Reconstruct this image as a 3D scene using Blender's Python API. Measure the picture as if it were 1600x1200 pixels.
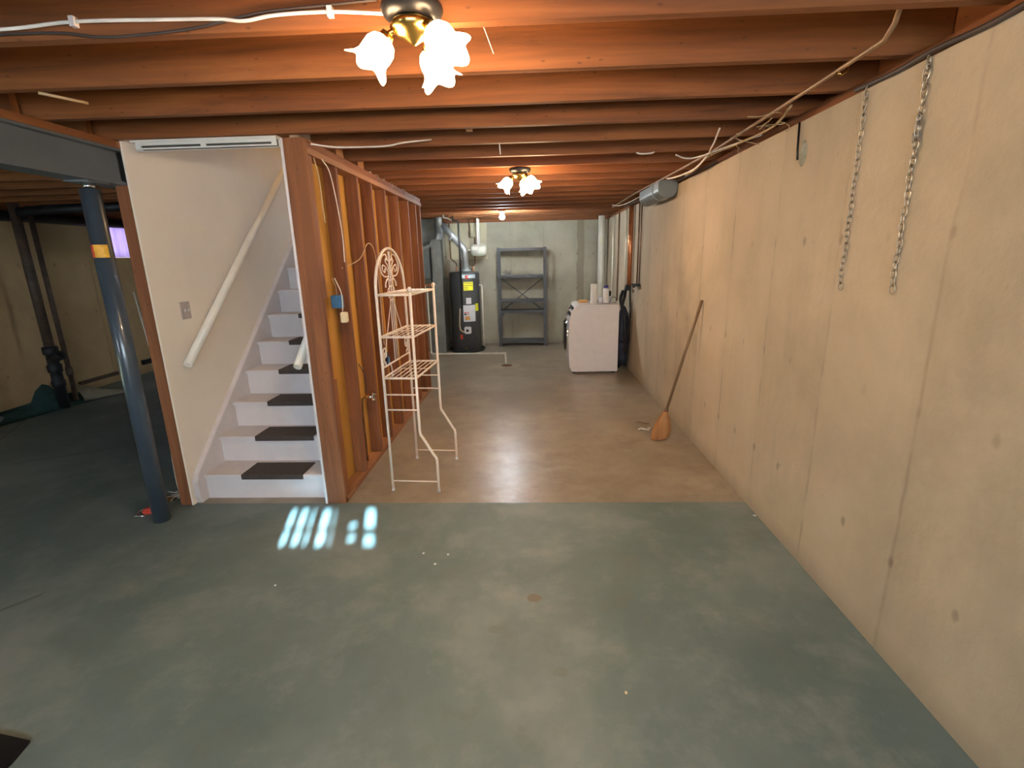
import bpy, bmesh, math, random
from mathutils import Vector, Matrix
random.seed(7)
PI = math.pi
S = bpy.context.scene
for o in list(bpy.data.objects): bpy.data.objects.remove(o)
C = S.collection

# ------------------------------------------------------------ camera
cam = bpy.data.objects.new('camera', bpy.data.cameras.new('camera')); C.objects.link(cam)
cam.data.sensor_width = 36; cam.data.lens = 769.33/1600*36; cam.data.clip_start = 0.02
fw = Vector((-0.0406656, 0.9680352, -0.24749578)); rt = Vector((0.99908813, 0.03617017, -0.0226853)); up = Vector((0.0130082, 0.24819261, 0.96862336))
M = Matrix((rt, up, -fw)).transposed().to_4x4(); M.translation = Vector((0, 0, 1.6))
cam.matrix_world = M
S.camera = cam
# ------------------------------------------------------------ world, sun, exposure
W = bpy.data.worlds.new('world'); S.world = W; W.use_nodes = True
bg = W.node_tree.nodes['Background']; bg.inputs[0].default_value = (0.74, 0.84, 1.0, 1); bg.inputs[1].default_value = 12.0
S.view_settings.view_transform = 'Standard'; S.view_settings.look = 'None'
S.view_settings.gamma = 1.0; S.view_settings.exposure = 1.05; S.view_settings.use_curve_mapping = False
sun = bpy.data.objects.new('sun', bpy.data.lights.new('sun', 'SUN')); C.objects.link(sun)
sun.data.energy = 75.0; sun.data.angle = math.radians(0.5); sun.data.color = (0.46, 0.80, 1.0)
SUN_DIR = Vector((-1.44, 5.08, -1.98)).normalized()
sun.rotation_euler = SUN_DIR.to_track_quat('-Z', 'Y').to_euler()
def lamp(name, loc, watts, color, r, parent=None):
    l = bpy.data.objects.new(name, bpy.data.lights.new(name, 'POINT')); C.objects.link(l)
    l.data.energy = watts; l.data.color = color; l.data.shadow_soft_size = r
    if parent: l.parent = parent; l.location = Vector(loc)-parent.location
    else: l.location = loc
    return l

# ------------------------------------------------------------ node helpers
def new_mat(name):
    m = bpy.data.materials.new(name); m.use_nodes = True
    return m, m.node_tree, m.node_tree.nodes['Principled BSDF']
def nd(t, kind, **kw):
    n = t.nodes.new(kind)
    for k, v in kw.items(): setattr(n, k, v)
    return n
def math_n(t, op, a, b=None, c=None, clamp=False):
    n = nd(t, 'ShaderNodeMath', operation=op); n.use_clamp = clamp
    for i, v in enumerate((a, b, c)):
        if v is None: continue
        if isinstance(v, (int, float)): n.inputs[i].default_value = v
        else: t.links.new(v, n.inputs[i])
    return n.outputs[0]
def mix(t, fac, a, b, mode='MIX'):
    n = nd(t, 'ShaderNodeMix', data_type='RGBA', blend_type=mode)
    for i, v in ((0, fac), (6, a), (7, b)):
        if isinstance(v, tuple): n.inputs[i].default_value = (*v, 1) if len(v) == 3 else v
        elif isinstance(v, (int, float)): n.inputs[i].default_value = v
        else: t.links.new(v, n.inputs[i])
    return n.outputs[2]
def noise(t, vec, scale, detail=4, rough=0.6, dist=0):
    n = nd(t, 'ShaderNodeTexNoise'); n.inputs['Scale'].default_value = scale
    n.inputs['Detail'].default_value = detail; n.inputs['Roughness'].default_value = rough; n.inputs['Distortion'].default_value = dist
    t.links.new(vec, n.inputs['Vector']); return n.outputs[0]
def ramp(t, v, *stops):
    n = nd(t, 'ShaderNodeValToRGB'); e = n.color_ramp.elements
    while len(e) < len(stops): e.new(0.5)
    for i, (p, c) in enumerate(stops):
        e[i].position = p; e[i].color = (*c, 1) if isinstance(c, tuple) else (c, c, c, 1)
    t.links.new(v, n.inputs[0]); return n.outputs[0]
def pos(t): return nd(t, 'ShaderNodeNewGeometry').outputs['Position']
def xyz(t, v):
    n = nd(t, 'ShaderNodeSeparateXYZ'); t.links.new(v, n.inputs[0]); return n.outputs
def scl(t, v, s):
    n = nd(t, 'ShaderNodeVectorMath', operation='MULTIPLY'); t.links.new(v, n.inputs[0]); n.inputs[1].default_value = s; return n.outputs[0]
def bump(t, b, h, strength=0.2, dist=0.01):
    n = nd(t, 'ShaderNodeBump'); n.inputs['Strength'].default_value = strength; n.inputs['Distance'].default_value = dist
    t.links.new(h, n.inputs['Height']); t.links.new(n.outputs[0], b.inputs['Normal'])
def plain(name, col, rough=0.5, metal=0.0, var=0.06, sc=12, coat=0):
    m, t, b = new_mat(name); p = pos(t)
    n = noise(t, p, sc)
    d = tuple(c*(1-var*2) for c in col); l = tuple(min(1, c*(1+var*2)) for c in col)
    t.links.new(ramp(t, n, (0.3, d), (0.7, l)), b.inputs['Base Color'])
    b.inputs['Roughness'].default_value = rough; b.inputs['Metallic'].default_value = metal
    b.inputs['Coat Weight'].default_value = coat
    return m
def wood(name, axis, dark, mid, light, rough=0.72, knots=True):
    m, t, b = new_mat(name); p = pos(t)
    s = [14, 14, 14]; s['XYZ'.index(axis)] = 0.9
    v = scl(t, p, tuple(s)); n = noise(t, v, 1.0, 6, 0.65, 0.6)
    col = ramp(t, n, (0.25, dark), (0.5, mid), (0.75, light))
    s2 = [70, 70, 70]; s2['XYZ'.index(axis)] = 1.5
    n2 = noise(t, scl(t, p, tuple(s2)), 1.0, 3)
    col = mix(t, math_n(t, 'MULTIPLY', n2, 0.35), col, dark)
    big = noise(t, p, 1.3, 2); col = mix(t, ramp(t, big, (0.45, 0.0), (0.7, 0.45)), col, mid)
    if knots:
        s3 = [5, 5, 5]; s3['XYZ'.index(axis)] = 2.2
        vo = nd(t, 'ShaderNodeTexVoronoi'); t.links.new(scl(t, p, tuple(s3)), vo.inputs['Vector'])
        k = ramp(t, vo.outputs['Distance'], (0.04, 1.0), (0.13, 0.0)); col = mix(t, math_n(t, 'MULTIPLY', k, 0.75), col, dark)
    t.links.new(col, b.inputs['Base Color']); b.inputs['Roughness'].default_value = rough
    bump(t, b, n2, 0.15, 0.004)
    return m
def emis(name, col, strength, base=(0.9, 0.9, 0.9)):
    m, t, b = new_mat(name); b.inputs['Base Color'].default_value = (*base, 1)
    b.inputs['Emission Color'].default_value = (*col, 1); b.inputs['Emission Strength'].default_value = strength
    return m

def concrete(name, axis, base, dark, lite, pitch=0.61, off=1.76):
    """form-cast concrete: board seams every pitch along axis, tie holes, blotches"""
    m, t, b = new_mat(name); p = pos(t); x = xyz(t, p); a = x['XYZ'.index(axis)]; z = x[2]
    n1 = noise(t, p, 1.1, 5, 0.6, 0.4); n2 = noise(t, scl(t, p, (3, 3, 0.7)), 1.6, 6, 0.7); n3 = noise(t, p, 28, 5, 0.7)
    col = ramp(t, n1, (0.3, dark), (0.52, base), (0.75, lite))
    col = mix(t, ramp(t, n2, (0.5, 0.0), (0.72, 0.35)), col, dark)
    wob = math_n(t, 'MULTIPLY', math_n(t, 'SUBTRACT', noise(t, p, 2.0, 3), 0.5), 0.05)
    u = math_n(t, 'DIVIDE', math_n(t, 'ADD', math_n(t, 'SUBTRACT', a, off), wob), pitch)
    cell = math_n(t, 'FLOOR', u); fr = math_n(t, 'FRACT', u)
    wn = nd(t, 'ShaderNodeTexWhiteNoise', noise_dimensions='1D'); t.links.new(cell, wn.inputs['W'])
    col = mix(t, math_n(t, 'MULTIPLY', wn.outputs[0], 0.35), col, lite)
    dist = math_n(t, 'MINIMUM', fr, math_n(t, 'SUBTRACT', 1.0, fr))
    seam = ramp(t, dist, (0.0, 1.0), (0.022, 0.0))
    seamv = math_n(t, 'MULTIPLY', seam, ramp(t, noise(t, p, 3.5, 3), (0.40, 0.0), (0.62, 0.5)))
    col = mix(t, seamv, col, tuple(c*0.42 for c in base))
    # soft darker streaks just beside seams
    col = mix(t, math_n(t, 'MULTIPLY', ramp(t, dist, (0.0, 0.30), (0.16, 0.0)), n2), col, dark)
    # tie marks
    fa = math_n(t, 'FRACT', math_n(t, 'DIVIDE', math_n(t, 'SUBTRACT', a, off+0.15), pitch/2)); 
    da = math_n(t, 'MULTIPLY', math_n(t, 'SUBTRACT', fa, 0.5), pitch/2)
    fz = math_n(t, 'FRACT', math_n(t, 'DIVIDE', math_n(t, 'SUBTRACT', z, 0.10), 0.62)); dz = math_n(t, 'MULTIPLY', math_n(t, 'SUBTRACT', fz, 0.5), 0.62)
    jig = noise(t, p, 30, 2)
    r = math_n(t, 'SQRT', math_n(t, 'ADD', math_n(t, 'MULTIPLY', da, da), math_n(t, 'MULTIPLY', math_n(t, 'MULTIPLY', dz, dz), 0.35)))
    hole = ramp(t, math_n(t, 'ADD', r, math_n(t, 'MULTIPLY', jig, 0.012)), (0.014, 1.0), (0.024, 0.0))
    hole = math_n(t, 'MULTIPLY', hole, ramp(t, noise(t, p, 1.7, 2), (0.42, 0.1), (0.6, 0.5)))
    col = mix(t, hole, col, (0.10, 0.085, 0.07))
    # specks and bug holes
    vo = nd(t, 'ShaderNodeTexVoronoi'); vo.inputs['Scale'].default_value = 7; t.links.new(p, vo.inputs['Vector'])
    sp = ramp(t, vo.outputs['Distance'], (0.02, 0.6), (0.06, 0.0)); col = mix(t, math_n(t, 'MULTIPLY', sp, ramp(t, n1, (0.5, 0.0), (0.6, 1.0))), col, (0.14, 0.12, 0.1))
    # dirty foot of the wall
    ft = ramp(t, math_n(t, 'ADD', z, math_n(t, 'MULTIPLY', n2, 0.15)), (0.08, 0.55), (0.20, 0.0)); col = mix(t, ft, col, tuple(c*0.6 for c in base))
    t.links.new(col, b.inputs['Base Color']); b.inputs['Roughness'].default_value = 0.85
    bump(t, b, math_n(t, 'SUBTRACT', math_n(t, 'ADD', n3, math_n(t, 'MULTIPLY', n1, 0.6)), math_n(t, 'ADD', seamv, hole)), 0.35, 0.008)
    return m

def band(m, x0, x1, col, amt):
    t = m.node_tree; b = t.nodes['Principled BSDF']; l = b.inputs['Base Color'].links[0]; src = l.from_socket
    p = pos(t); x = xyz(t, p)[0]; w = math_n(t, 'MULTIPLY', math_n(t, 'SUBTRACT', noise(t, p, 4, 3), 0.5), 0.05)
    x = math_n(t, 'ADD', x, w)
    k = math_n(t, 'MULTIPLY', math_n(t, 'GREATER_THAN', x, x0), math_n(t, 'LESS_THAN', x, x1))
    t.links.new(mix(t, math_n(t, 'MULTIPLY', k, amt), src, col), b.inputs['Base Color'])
def floor_mat():
    m, t, b = new_mat('floor paint and bare slab'); p = pos(t); x = xyz(t, p)
    n1 = noise(t, p, 1.0, 5, 0.62, 0.3); n2 = noise(t, p, 3.2, 6, 0.7); n3 = noise(t, p, 45, 4, 0.7)
    g = ramp(t, n1, (0.32, (0.088, 0.130, 0.127)), (0.5, (0.130, 0.174, 0.168)), (0.68, (0.215, 0.248, 0.236)))
    g = mix(t, ramp(t, n2, (0.5, 0.0), (0.70, 0.5)), g, (0.265, 0.285, 0.262))
    g = mix(t, ramp(t, n2, (0.30, 0.6), (0.45, 0.0)), g, (0.11, 0.130, 0.108))
    # bluish older paint towards the left-hand room (its own coat)
    lr = ramp(t, math_n(t, 'ADD', math_n(t, 'MULTIPLY', x[0], -1), math_n(t, 'MULTIPLY', n1, 1.2)), (0.0, 0.0), (1.0, 1.0))
    c = ramp(t, n2, (0.35, (0.21, 0.165, 0.115)), (0.5, (0.30, 0.245, 0.180)), (0.7, (0.38, 0.325, 0.245)))
    c = mix(t, ramp(t, n1, (0.4, 0.5), (0.6, 0.0)), c, (0.20, 0.17, 0.125))
    c = mix(t, ramp(t, noise(t, p, 2.2, 4), (0.6, 0.0), (0.75, 0.35)), c, (0.52, 0.50, 0.44))
    edge = math_n(t, 'ADD', x[1], math_n(t, 'MULTIPLY', math_n(t, 'SUBTRACT', noise(t, p, 9, 3), 0.5), 0.012))
    far = math_n(t, 'GREATER_THAN', edge, 3.022); rgt = math_n(t, 'GREATER_THAN', x[0], -2.33)
    k = math_n(t, 'MULTIPLY', far, rgt); col = mix(t, k, g, c)
    # fine shrinkage cracks in the left room
    w = nd(t, 'ShaderNodeTexVoronoi', feature='DISTANCE_TO_EDGE'); w.inputs['Scale'].default_value = 0.42; t.links.new(p, w.inputs['Vector'])
    cr = math_n(t, 'MULTIPLY', ramp(t, w.outputs['Distance'], (0.0, 0.7), (0.006, 0.0)), math_n(t, 'LESS_THAN', x[0], -2.5)); col = mix(t, cr, col, (0.05, 0.06, 0.055))
    # brown patch where the paint has lifted
    def spot(cx, cy, r, colr, amt, base):
        dx = math_n(t, 'SUBTRACT', x[0], cx); dy = math_n(t, 'SUBTRACT', x[1], cy)
        d = math_n(t, 'SQRT', math_n(t, 'ADD', math_n(t, 'MULTIPLY', dx, dx), math_n(t, 'MULTIPLY', math_n(t, 'MULTIPLY', dy, dy), 1.6)))
        d = math_n(t, 'ADD', d, math_n(t, 'MULTIPLY', math_n(t, 'SUBTRACT', noise(t, p, 22, 2), 0.5), r*0.9))
        return mix(t, math_n(t, 'MULTIPLY', math_n(t, 'LESS_THAN', d, r), amt), base, colr)
    col = spot(-0.0, 2.06, 0.036, (0.15, 0.11, 0.07), 0.8, col)
    for cx, cy in ((-0.18, 1.85), (0.10, 1.62)): col = spot(cx, cy, 0.03, (0.12, 0.13, 0.10), 0.35, col)
    for cx, cy, r in ((-0.53, 7.3, 0.16), (-0.38, 7.42, 0.22)): col = spot(cx, cy, r, (0.42, 0.37, 0.26), 0.5, col)
    col = spot(-0.4, 6.3, 0.5, (0.38, 0.35, 0.29), 0.35, col)
    t.links.new(col, b.inputs['Base Color'])
    rr = ramp(t, n2, (0.3, 0.46), (0.7, 0.62)); t.links.new(mix(t, k, rr, ramp(t, n2, (0.35, 0.30), (0.65, 0.40))), b.inputs['Roughness']); b.inputs['Specular IOR Level'].default_value = 0.5
    bump(t, b, n3, 0.12, 0.003)
    return m

# ------------------------------------------------------------ materials
WD, WM, WL = (0.085, 0.026, 0.007), (0.24, 0.076, 0.017), (0.36, 0.135, 0.034)
m_jx = wood('stained joist wood', 'X', WD, WM, WL)
m_jy = wood('stained plank wood', 'Y', WD, WM, WL)
m_sz = wood('stud wood', 'Z', (0.085, 0.026, 0.010), (0.23, 0.080, 0.026), (0.37, 0.155, 0.052))
m_sy = wood('plate wood', 'Y', (0.14, 0.05, 0.02), (0.34, 0.15, 0.06), (0.46, 0.24, 0.11))
m_kraft = wood('kraft backing', 'Z', (0.36, 0.18, 0.03), (0.50, 0.26, 0.05), (0.60, 0.34, 0.09), 0.8, False)
m_sub = wood('subfloor boards', 'Y', (0.05, 0.016, 0.007), (0.12, 0.04, 0.014), (0.18, 0.07, 0.026))
m_conc_r = concrete('concrete right', 'Y', (0.46, 0.375, 0.265), (0.33, 0.275, 0.195), (0.56, 0.465, 0.34))
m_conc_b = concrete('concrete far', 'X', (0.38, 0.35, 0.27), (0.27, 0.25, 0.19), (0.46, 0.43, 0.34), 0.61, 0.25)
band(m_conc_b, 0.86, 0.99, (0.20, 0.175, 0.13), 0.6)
m_conc_l = concrete('concrete left', 'Y', (0.52, 0.35, 0.17), (0.38, 0.24, 0.11), (0.62, 0.44, 0.24), 0.9, 0.4)
m_floor = floor_mat()
m_wall = plain('cream wall paint', (0.84, 0.75, 0.64), 0.6, var=0.02, sc=2)
m_white = plain('white stair paint', (0.66, 0.61, 0.61), 0.4, var=0.03, sc=5)
m_trim = plain('white track paint', (0.72, 0.72, 0.68), 0.4, var=0.02)
m_slot = plain('dark slot', (0.06, 0.06, 0.05), 0.6)
m_matt = plain('black rubber tread', (0.050, 0.036, 0.030), 0.75, var=0.15, sc=60)
m_plate = plain('greyed pink plate', (0.46, 0.39, 0.36), 0.5)
m_rail = plain('cream rail paint', (0.80, 0.74, 0.64), 0.3, var=0.02)
m_steel = plain('slate blue beam paint', (0.105, 0.118, 0.125), 0.45, var=0.05, sc=4)
m_post = plain('navy post paint', (0.045, 0.062, 0.082), 0.3, var=0.05, sc=4, coat=0.4)
m_orange = plain('orange sticker', (0.80, 0.42, 0.03), 0.5, var=0.12, sc=30)
m_red = plain('red sticker', (0.65, 0.06, 0.03), 0.5)
m_rack = plain('cream enamel', (0.80, 0.70, 0.60), 0.35, var=0.03)
m_brass = plain('brass', (0.55, 0.36, 0.10), 0.22, 1.0, var=0.1)
m_black = plain('black metal', (0.02, 0.02, 0.022), 0.35, 0.4)
m_galv = plain('galvanised sheet', (0.55, 0.60, 0.62), 0.38, 0.8, var=0.04, sc=5)
m_duct = plain('grey duct steel', (0.19, 0.205, 0.195), 0.5, 0.3, var=0.1, sc=5)
m_tank = plain('charcoal tank', (0.055, 0.057, 0.06), 0.4, 0.1, var=0.06)
m_band = plain('pale blue label', (0.52, 0.60, 0.66), 0.5)
m_yel = plain('yellow label', (0.85, 0.80, 0.03), 0.5)
m_paper = plain('white label', (0.72, 0.74, 0.78), 0.5, var=0.03)
m_ink = plain('dark print', (0.10, 0.08, 0.08), 0.6)
m_pvc = plain('ivory pipe', (0.78, 0.76, 0.66), 0.35, var=0.03)
m_ivory = plain('ivory tank', (0.78, 0.78, 0.66), 0.3, var=0.02)
m_panel = plain('beige backer board', (0.56, 0.52, 0.36), 0.7, var=0.05, sc=3)
m_copper = plain('copper', (0.62, 0.25, 0.11), 0.32, 0.7, var=0.12)
m_dcop = plain('aged copper', (0.22, 0.12, 0.07), 0.5, 0.6, var=0.2)
m_shelf = plain('grey shelf enamel', (0.058, 0.060, 0.064), 0.45, 0.1, var=0.05)
m_washer = plain('white appliance enamel', (0.78, 0.74, 0.73), 0.25, var=0.015)
m_glass = plain('black door glass', (0.012, 0.012, 0.014), 0.08, coat=0.8)
m_chrome = plain('chrome', (0.85, 0.86, 0.88), 0.12, 1.0, var=0.02)
m_chain = plain('zinc chain', (0.42, 0.38, 0.31), 0.35, 0.85, var=0.2, sc=30)
m_cable = plain('white cable', (0.82, 0.76, 0.68), 0.45)
m_dcable = plain('dark cable', (0.05, 0.035, 0.03), 0.55)
m_tcable = plain('tan cable', (0.50, 0.34, 0.18), 0.5)
m_conduit = plain('dull conduit', (0.28, 0.17, 0.09), 0.45, 0.3, var=0.12)
m_iron = plain('cast iron', (0.012, 0.013, 0.015), 0.5, 0.2)
m_rust = plain('brown drain pipe', (0.095, 0.06, 0.04), 0.6, 0.2, var=0.2, sc=9)
m_straw = wood('broom straw', 'Z', (0.22, 0.09, 0.03), (0.40, 0.18, 0.06), (0.50, 0.26, 0.10), 0.8, False)
m_handle = wood('broom handle wood', 'Z', (0.12, 0.07, 0.035), (0.20, 0.12, 0.06), (0.27, 0.17, 0.09), 0.5, False)
m_greenf = plain('green sheet flooring', (0.05, 0.12, 0.11), 0.7, var=0.1)
m_creamf = plain('pale sheet backing', (0.60, 0.53, 0.38), 0.8)
m_blue = plain('blue box plastic', (0.05, 0.17, 0.36), 0.4)
m_beige = plain('beige device plastic', (0.78, 0.66, 0.42), 0.45, var=0.02)
m_grey = plain('grey painted duct', (0.17, 0.185, 0.18), 0.38, 0.3, var=0.05)
m_purp = plain('dark blue cap', (0.08, 0.07, 0.35), 0.4)
m_towel = plain('paper towel', (0.85, 0.82, 0.76), 0.9, var=0.02)
m_orangep = plain('orange plastic', (0.80, 0.38, 0.10), 0.5)
m_navy = plain('dark blue bag', (0.02, 0.026, 0.045), 0.7, var=0.3)
m_putty = plain('grey putty', (0.30, 0.28, 0.21), 0.9, var=0.15, sc=30)
m_frame = plain('window frame paint', (0.7, 0.7, 0.68), 0.5)
m_rustd = plain('rusty drain', (0.16, 0.08, 0.045), 0.9, var=0.3, sc=40)
m_shade = emis('frosted tulip glass', (1.0, 0.66, 0.36), 30.0)
m_bulb = emis('lit bulb', (0.86, 0.95, 1.0), 560.0)
def curtain_mat(nm, trc):
    m, t, b = new_mat(nm)
    out = t.nodes['Material Output']; tr = nd(t, 'ShaderNodeBsdfTranslucent'); di = nd(t, 'ShaderNodeBsdfDiffuse'); mx = nd(t, 'ShaderNodeMixShader')
    tr.inputs[0].default_value = trc; di.inputs[0].default_value = (0.40, 0.36, 0.44, 1); mx.inputs[0].default_value = 0.6
    t.links.new(di.outputs[0], mx.inputs[1]); t.links.new(tr.outputs[0], mx.inputs[2]); t.links.new(mx.outputs[0], out.inputs[0]); return m
m_curtain = curtain_mat('thin lilac curtain cloth', (0.11, 0.075, 0.15, 1)); m_slit_curtain = curtain_mat('added slit curtain cloth', (0.58, 0.47, 0.43, 1))

# ------------------------------------------------------------ mesh helpers
def bx(bm, x0, x1, y0, y1, z0, z1, mt=None):
    vs = [bm.verts.new(v) for v in ((x0,y0,z0),(x1,y0,z0),(x1,y1,z0),(x0,y1,z0),(x0,y0,z1),(x1,y0,z1),(x1,y1,z1),(x0,y1,z1))]
    for f in ((3,2,1,0),(4,5,6,7),(0,1,5,4),(1,2,6,5),(2,3,7,6),(3,0,4,7)): bm.faces.new([vs[i] for i in f])
    if mt is not None: bmesh.ops.transform(bm, matrix=mt, verts=vs)
    return vs
def frame_at(d):
    d = d.normalized(); a = Vector((0,0,1)) if abs(d.z) < 0.9 else Vector((1,0,0))
    u = d.cross(a).normalized(); return u, d.cross(u).normalized()
def tube(bm, pts, r, n=8, closed=False, caps=True):
    pts = [Vector(p) for p in pts]; rs = r if isinstance(r, (list, tuple)) else [r]*len(pts)
    L = len(pts); tang = []
    for i in range(L):
        a = pts[(i-1) % L] if (closed or i > 0) else pts[i]; b = pts[(i+1) % L] if (closed or i < L-1) else pts[i]
        tang.append((b-a).normalized())
    u, v = frame_at(tang[0]); rings = []
    for i in range(L):
        d = tang[i]; u = (u - d*u.dot(d))
        u = u.normalized() if u.length > 1e-6 else frame_at(d)[0]
        v = d.cross(u)
        rings.append([bm.verts.new(pts[i]+(u*math.cos(2*PI*k/n)+v*math.sin(2*PI*k/n))*rs[i]) for k in range(n)])
    for i in range(L if closed else L-1):
        A, B = rings[i], rings[(i+1) % L]
        for k in range(n):
            f = bm.faces.new((A[k], A[(k+1) % n], B[(k+1) % n], B[k])); f.smooth = True
    if caps and not closed: bm.faces.new(rings[0][::-1]); bm.faces.new(rings[-1])
def smooth_path(pts, k=6):
    P = [Vector(p) for p in pts]; P = [P[0]*2-P[1]]+P+[P[-1]*2-P[-2]]; out = []
    for i in range(1, len(P)-2):
        for j in range(k):
            s = j/k; a, b, c, d = P[i-1:i+3]
            out.append(0.5*((2*b)+(c-a)*s+(2*a-5*b+4*c-d)*s*s+(3*b-a-3*c+d)*s**3))
    out.append(P[-2]); return out
def lathe(bm, prof, n=24, mt=None, caps=True):
    rings = []; allv = []
    for r, z in prof:
        ring = [bm.verts.new((r*math.cos(2*PI*k/n), r*math.sin(2*PI*k/n), z)) for k in range(n)]; rings.append(ring); allv += ring
    for A, B in zip(rings, rings[1:]):
        for k in range(n):
            f = bm.faces.new((A[k], A[(k+1) % n], B[(k+1) % n], B[k])); f.smooth = True
    if caps: bm.faces.new(rings[0][::-1]); bm.faces.new(rings[-1])
    if mt is not None: bmesh.ops.transform(bm, matrix=mt, verts=allv)
def prism(bm, poly, axis, a0, a1):
    """poly: 2D points in the other two axes (in XYZ order)"""
    def P(p, a):
        l = list(p); l.insert('XYZ'.index(axis), a); return l
    A = [bm.verts.new(P(p, a0)) for p in poly]; B = [bm.verts.new(P(p, a1)) for p in poly]; n = len(poly)
    bm.faces.new(A[::-1]); bm.faces.new(B)
    for k in range(n): bm.faces.new((A[k], A[(k+1) % n], B[(k+1) % n], B[k]))
def T(x, y, z): return Matrix.Translation((x, y, z))
BM = bmesh.new
def obj(name, bm, mat, parent=None, bev=0, at=None, local=False):
    bmesh.ops.recalc_face_normals(bm, faces=bm.faces)
    if bev: bmesh.ops.bevel(bm, geom=[e for e in bm.edges if len(e.link_faces) == 2 and e.calc_face_angle(0) > 0.6], offset=bev, segments=2, affect='EDGES', clamp_overlap=True)
    if parent is not None and not local:
        w = Vector((0,0,0)); q = parent
        while q: w += q.location; q = q.parent
        bmesh.ops.translate(bm, verts=bm.verts, vec=-w)
    org = Vector((0,0,0))
    if parent is None:
        xs = [v.co for v in bm.verts]; org = Vector(at) if at else Vector(((min(v.x for v in xs)+max(v.x for v in xs))/2, (min(v.y for v in xs)+max(v.y for v in xs))/2, min(v.z for v in xs)))
        bmesh.ops.translate(bm, verts=bm.verts, vec=-org)
    me = bpy.data.meshes.new(name); bm.to_mesh(me); bm.free(); me.materials.append(mat)
    o = bpy.data.objects.new(name, me); C.objects.link(o)
    if parent is not None: o.parent = parent
    else: o.location = org
    return o
def tag(o, label, cat, group=None, kind=None):
    o['label'] = label; o['category'] = cat
    if group: o['group'] = group
    if kind: o['kind'] = kind
    return o
def thing(name, label, cat, loc, group=None):
    o = bpy.data.objects.new(name, None); C.objects.link(o); o.location = loc; o.empty_display_size = 0.05
    return tag(o, label, cat, group)
def struct(name, bm, mat, label, cat, bev=0):
    o = obj(name, bm, mat, None, bev, at=(0,0,0)); o['kind'] = 'structure'; return tag(o, label, cat)
def box_obj(name, c, mat, parent=None, bev=0):
    bm = BM(); bx(bm, *c); return obj(name, bm, mat, parent, bev)
def tube_obj(name, pts, r, mat, parent=None, n=8, sm=0):
    bm = BM(); tube(bm, smooth_path(pts, sm) if sm else pts, r, n); return obj(name, bm, mat, parent)

XR, XL, YB, YF, ZJ, ZT = 1.401, -6.0, 9.42, -2.2, 2.298, 2.245
SX0, SX1 = -2.34, -1.42          # stairwell inner faces
# ------------------------------------------------------------ setting
bm = BM(); bx(bm, XL-0.25, XR+0.25, YF-0.25, YB+0.25, -0.12, 0)
struct('floor', bm, m_floor, 'concrete floor, worn green paint in front and bare tan slab beyond', 'floor')
bm = BM(); bx(bm, XR, XR+0.2, YF-0.2, YB+0.2, 0, ZT)
struct('wall_right', bm, m_conc_r, 'long tan cast concrete wall on the right with form seams', 'wall')
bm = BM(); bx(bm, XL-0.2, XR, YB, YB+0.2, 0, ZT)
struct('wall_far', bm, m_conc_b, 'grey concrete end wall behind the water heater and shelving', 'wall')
# dark patch strip and pilaster on the far wall
# left wall with window opening
wy0, wy1, wz0 = 6.98, 7.75, 1.734
bm = BM(); bx(bm, XL-0.2, XL, YF-0.2, wy0, 0, 2.21); bx(bm, XL-0.2, XL, wy1, YB, 0, 2.21); bx(bm, XL-0.2, XL, wy0, wy1, 0, wz0); bx(bm, XL-0.2, XL, wy0, wy1, 2.19, 2.21)
struct('wall_left', bm, m_conc_l, 'dim tan concrete wall of the left-hand room with small curtained window', 'wall')
# front wall behind the camera, with a high window
fx0, fx1, fz0, fz1 = -1.6, 1.2, 1.05, 2.15
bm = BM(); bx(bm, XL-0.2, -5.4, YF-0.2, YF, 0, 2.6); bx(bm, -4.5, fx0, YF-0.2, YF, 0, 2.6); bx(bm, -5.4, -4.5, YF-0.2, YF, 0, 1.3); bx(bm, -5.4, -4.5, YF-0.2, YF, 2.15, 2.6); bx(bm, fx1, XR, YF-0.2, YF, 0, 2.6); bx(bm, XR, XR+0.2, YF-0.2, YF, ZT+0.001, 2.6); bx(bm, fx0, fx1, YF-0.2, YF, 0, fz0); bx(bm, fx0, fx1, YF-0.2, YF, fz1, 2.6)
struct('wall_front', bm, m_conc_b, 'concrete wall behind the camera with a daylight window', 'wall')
# rim boards closing the joist bays
bm = BM(); bx(bm, XR+0.16, XR+0.2, YF-0.2, YB+0.2, ZT, 2.56); bx(bm, XR+0.03, XR+0.16, YF, YB, ZT, ZJ)
struct('trim_1', bm, m_jy, 'dark wooden sill and rim board above the right concrete wall', 'trim')
bm = BM(); bx(bm, XL-0.2, XL-0.16, YF-0.2, YB+0.2, 2.21, 2.56); bx(bm, XL-0.16, XL-0.005, YF, YB, 2.21, ZJ)
struct('trim_2', bm, m_jy, 'dark wooden sill above the left room concrete wall', 'trim')
bm = BM(); bx(bm, XL-0.16, XR+0.16, YB+0.03, YB+0.07, ZT, 2.56)
struct('trim_3', bm, m_jx, 'wooden rim board above the far concrete wall', 'trim')
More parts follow.
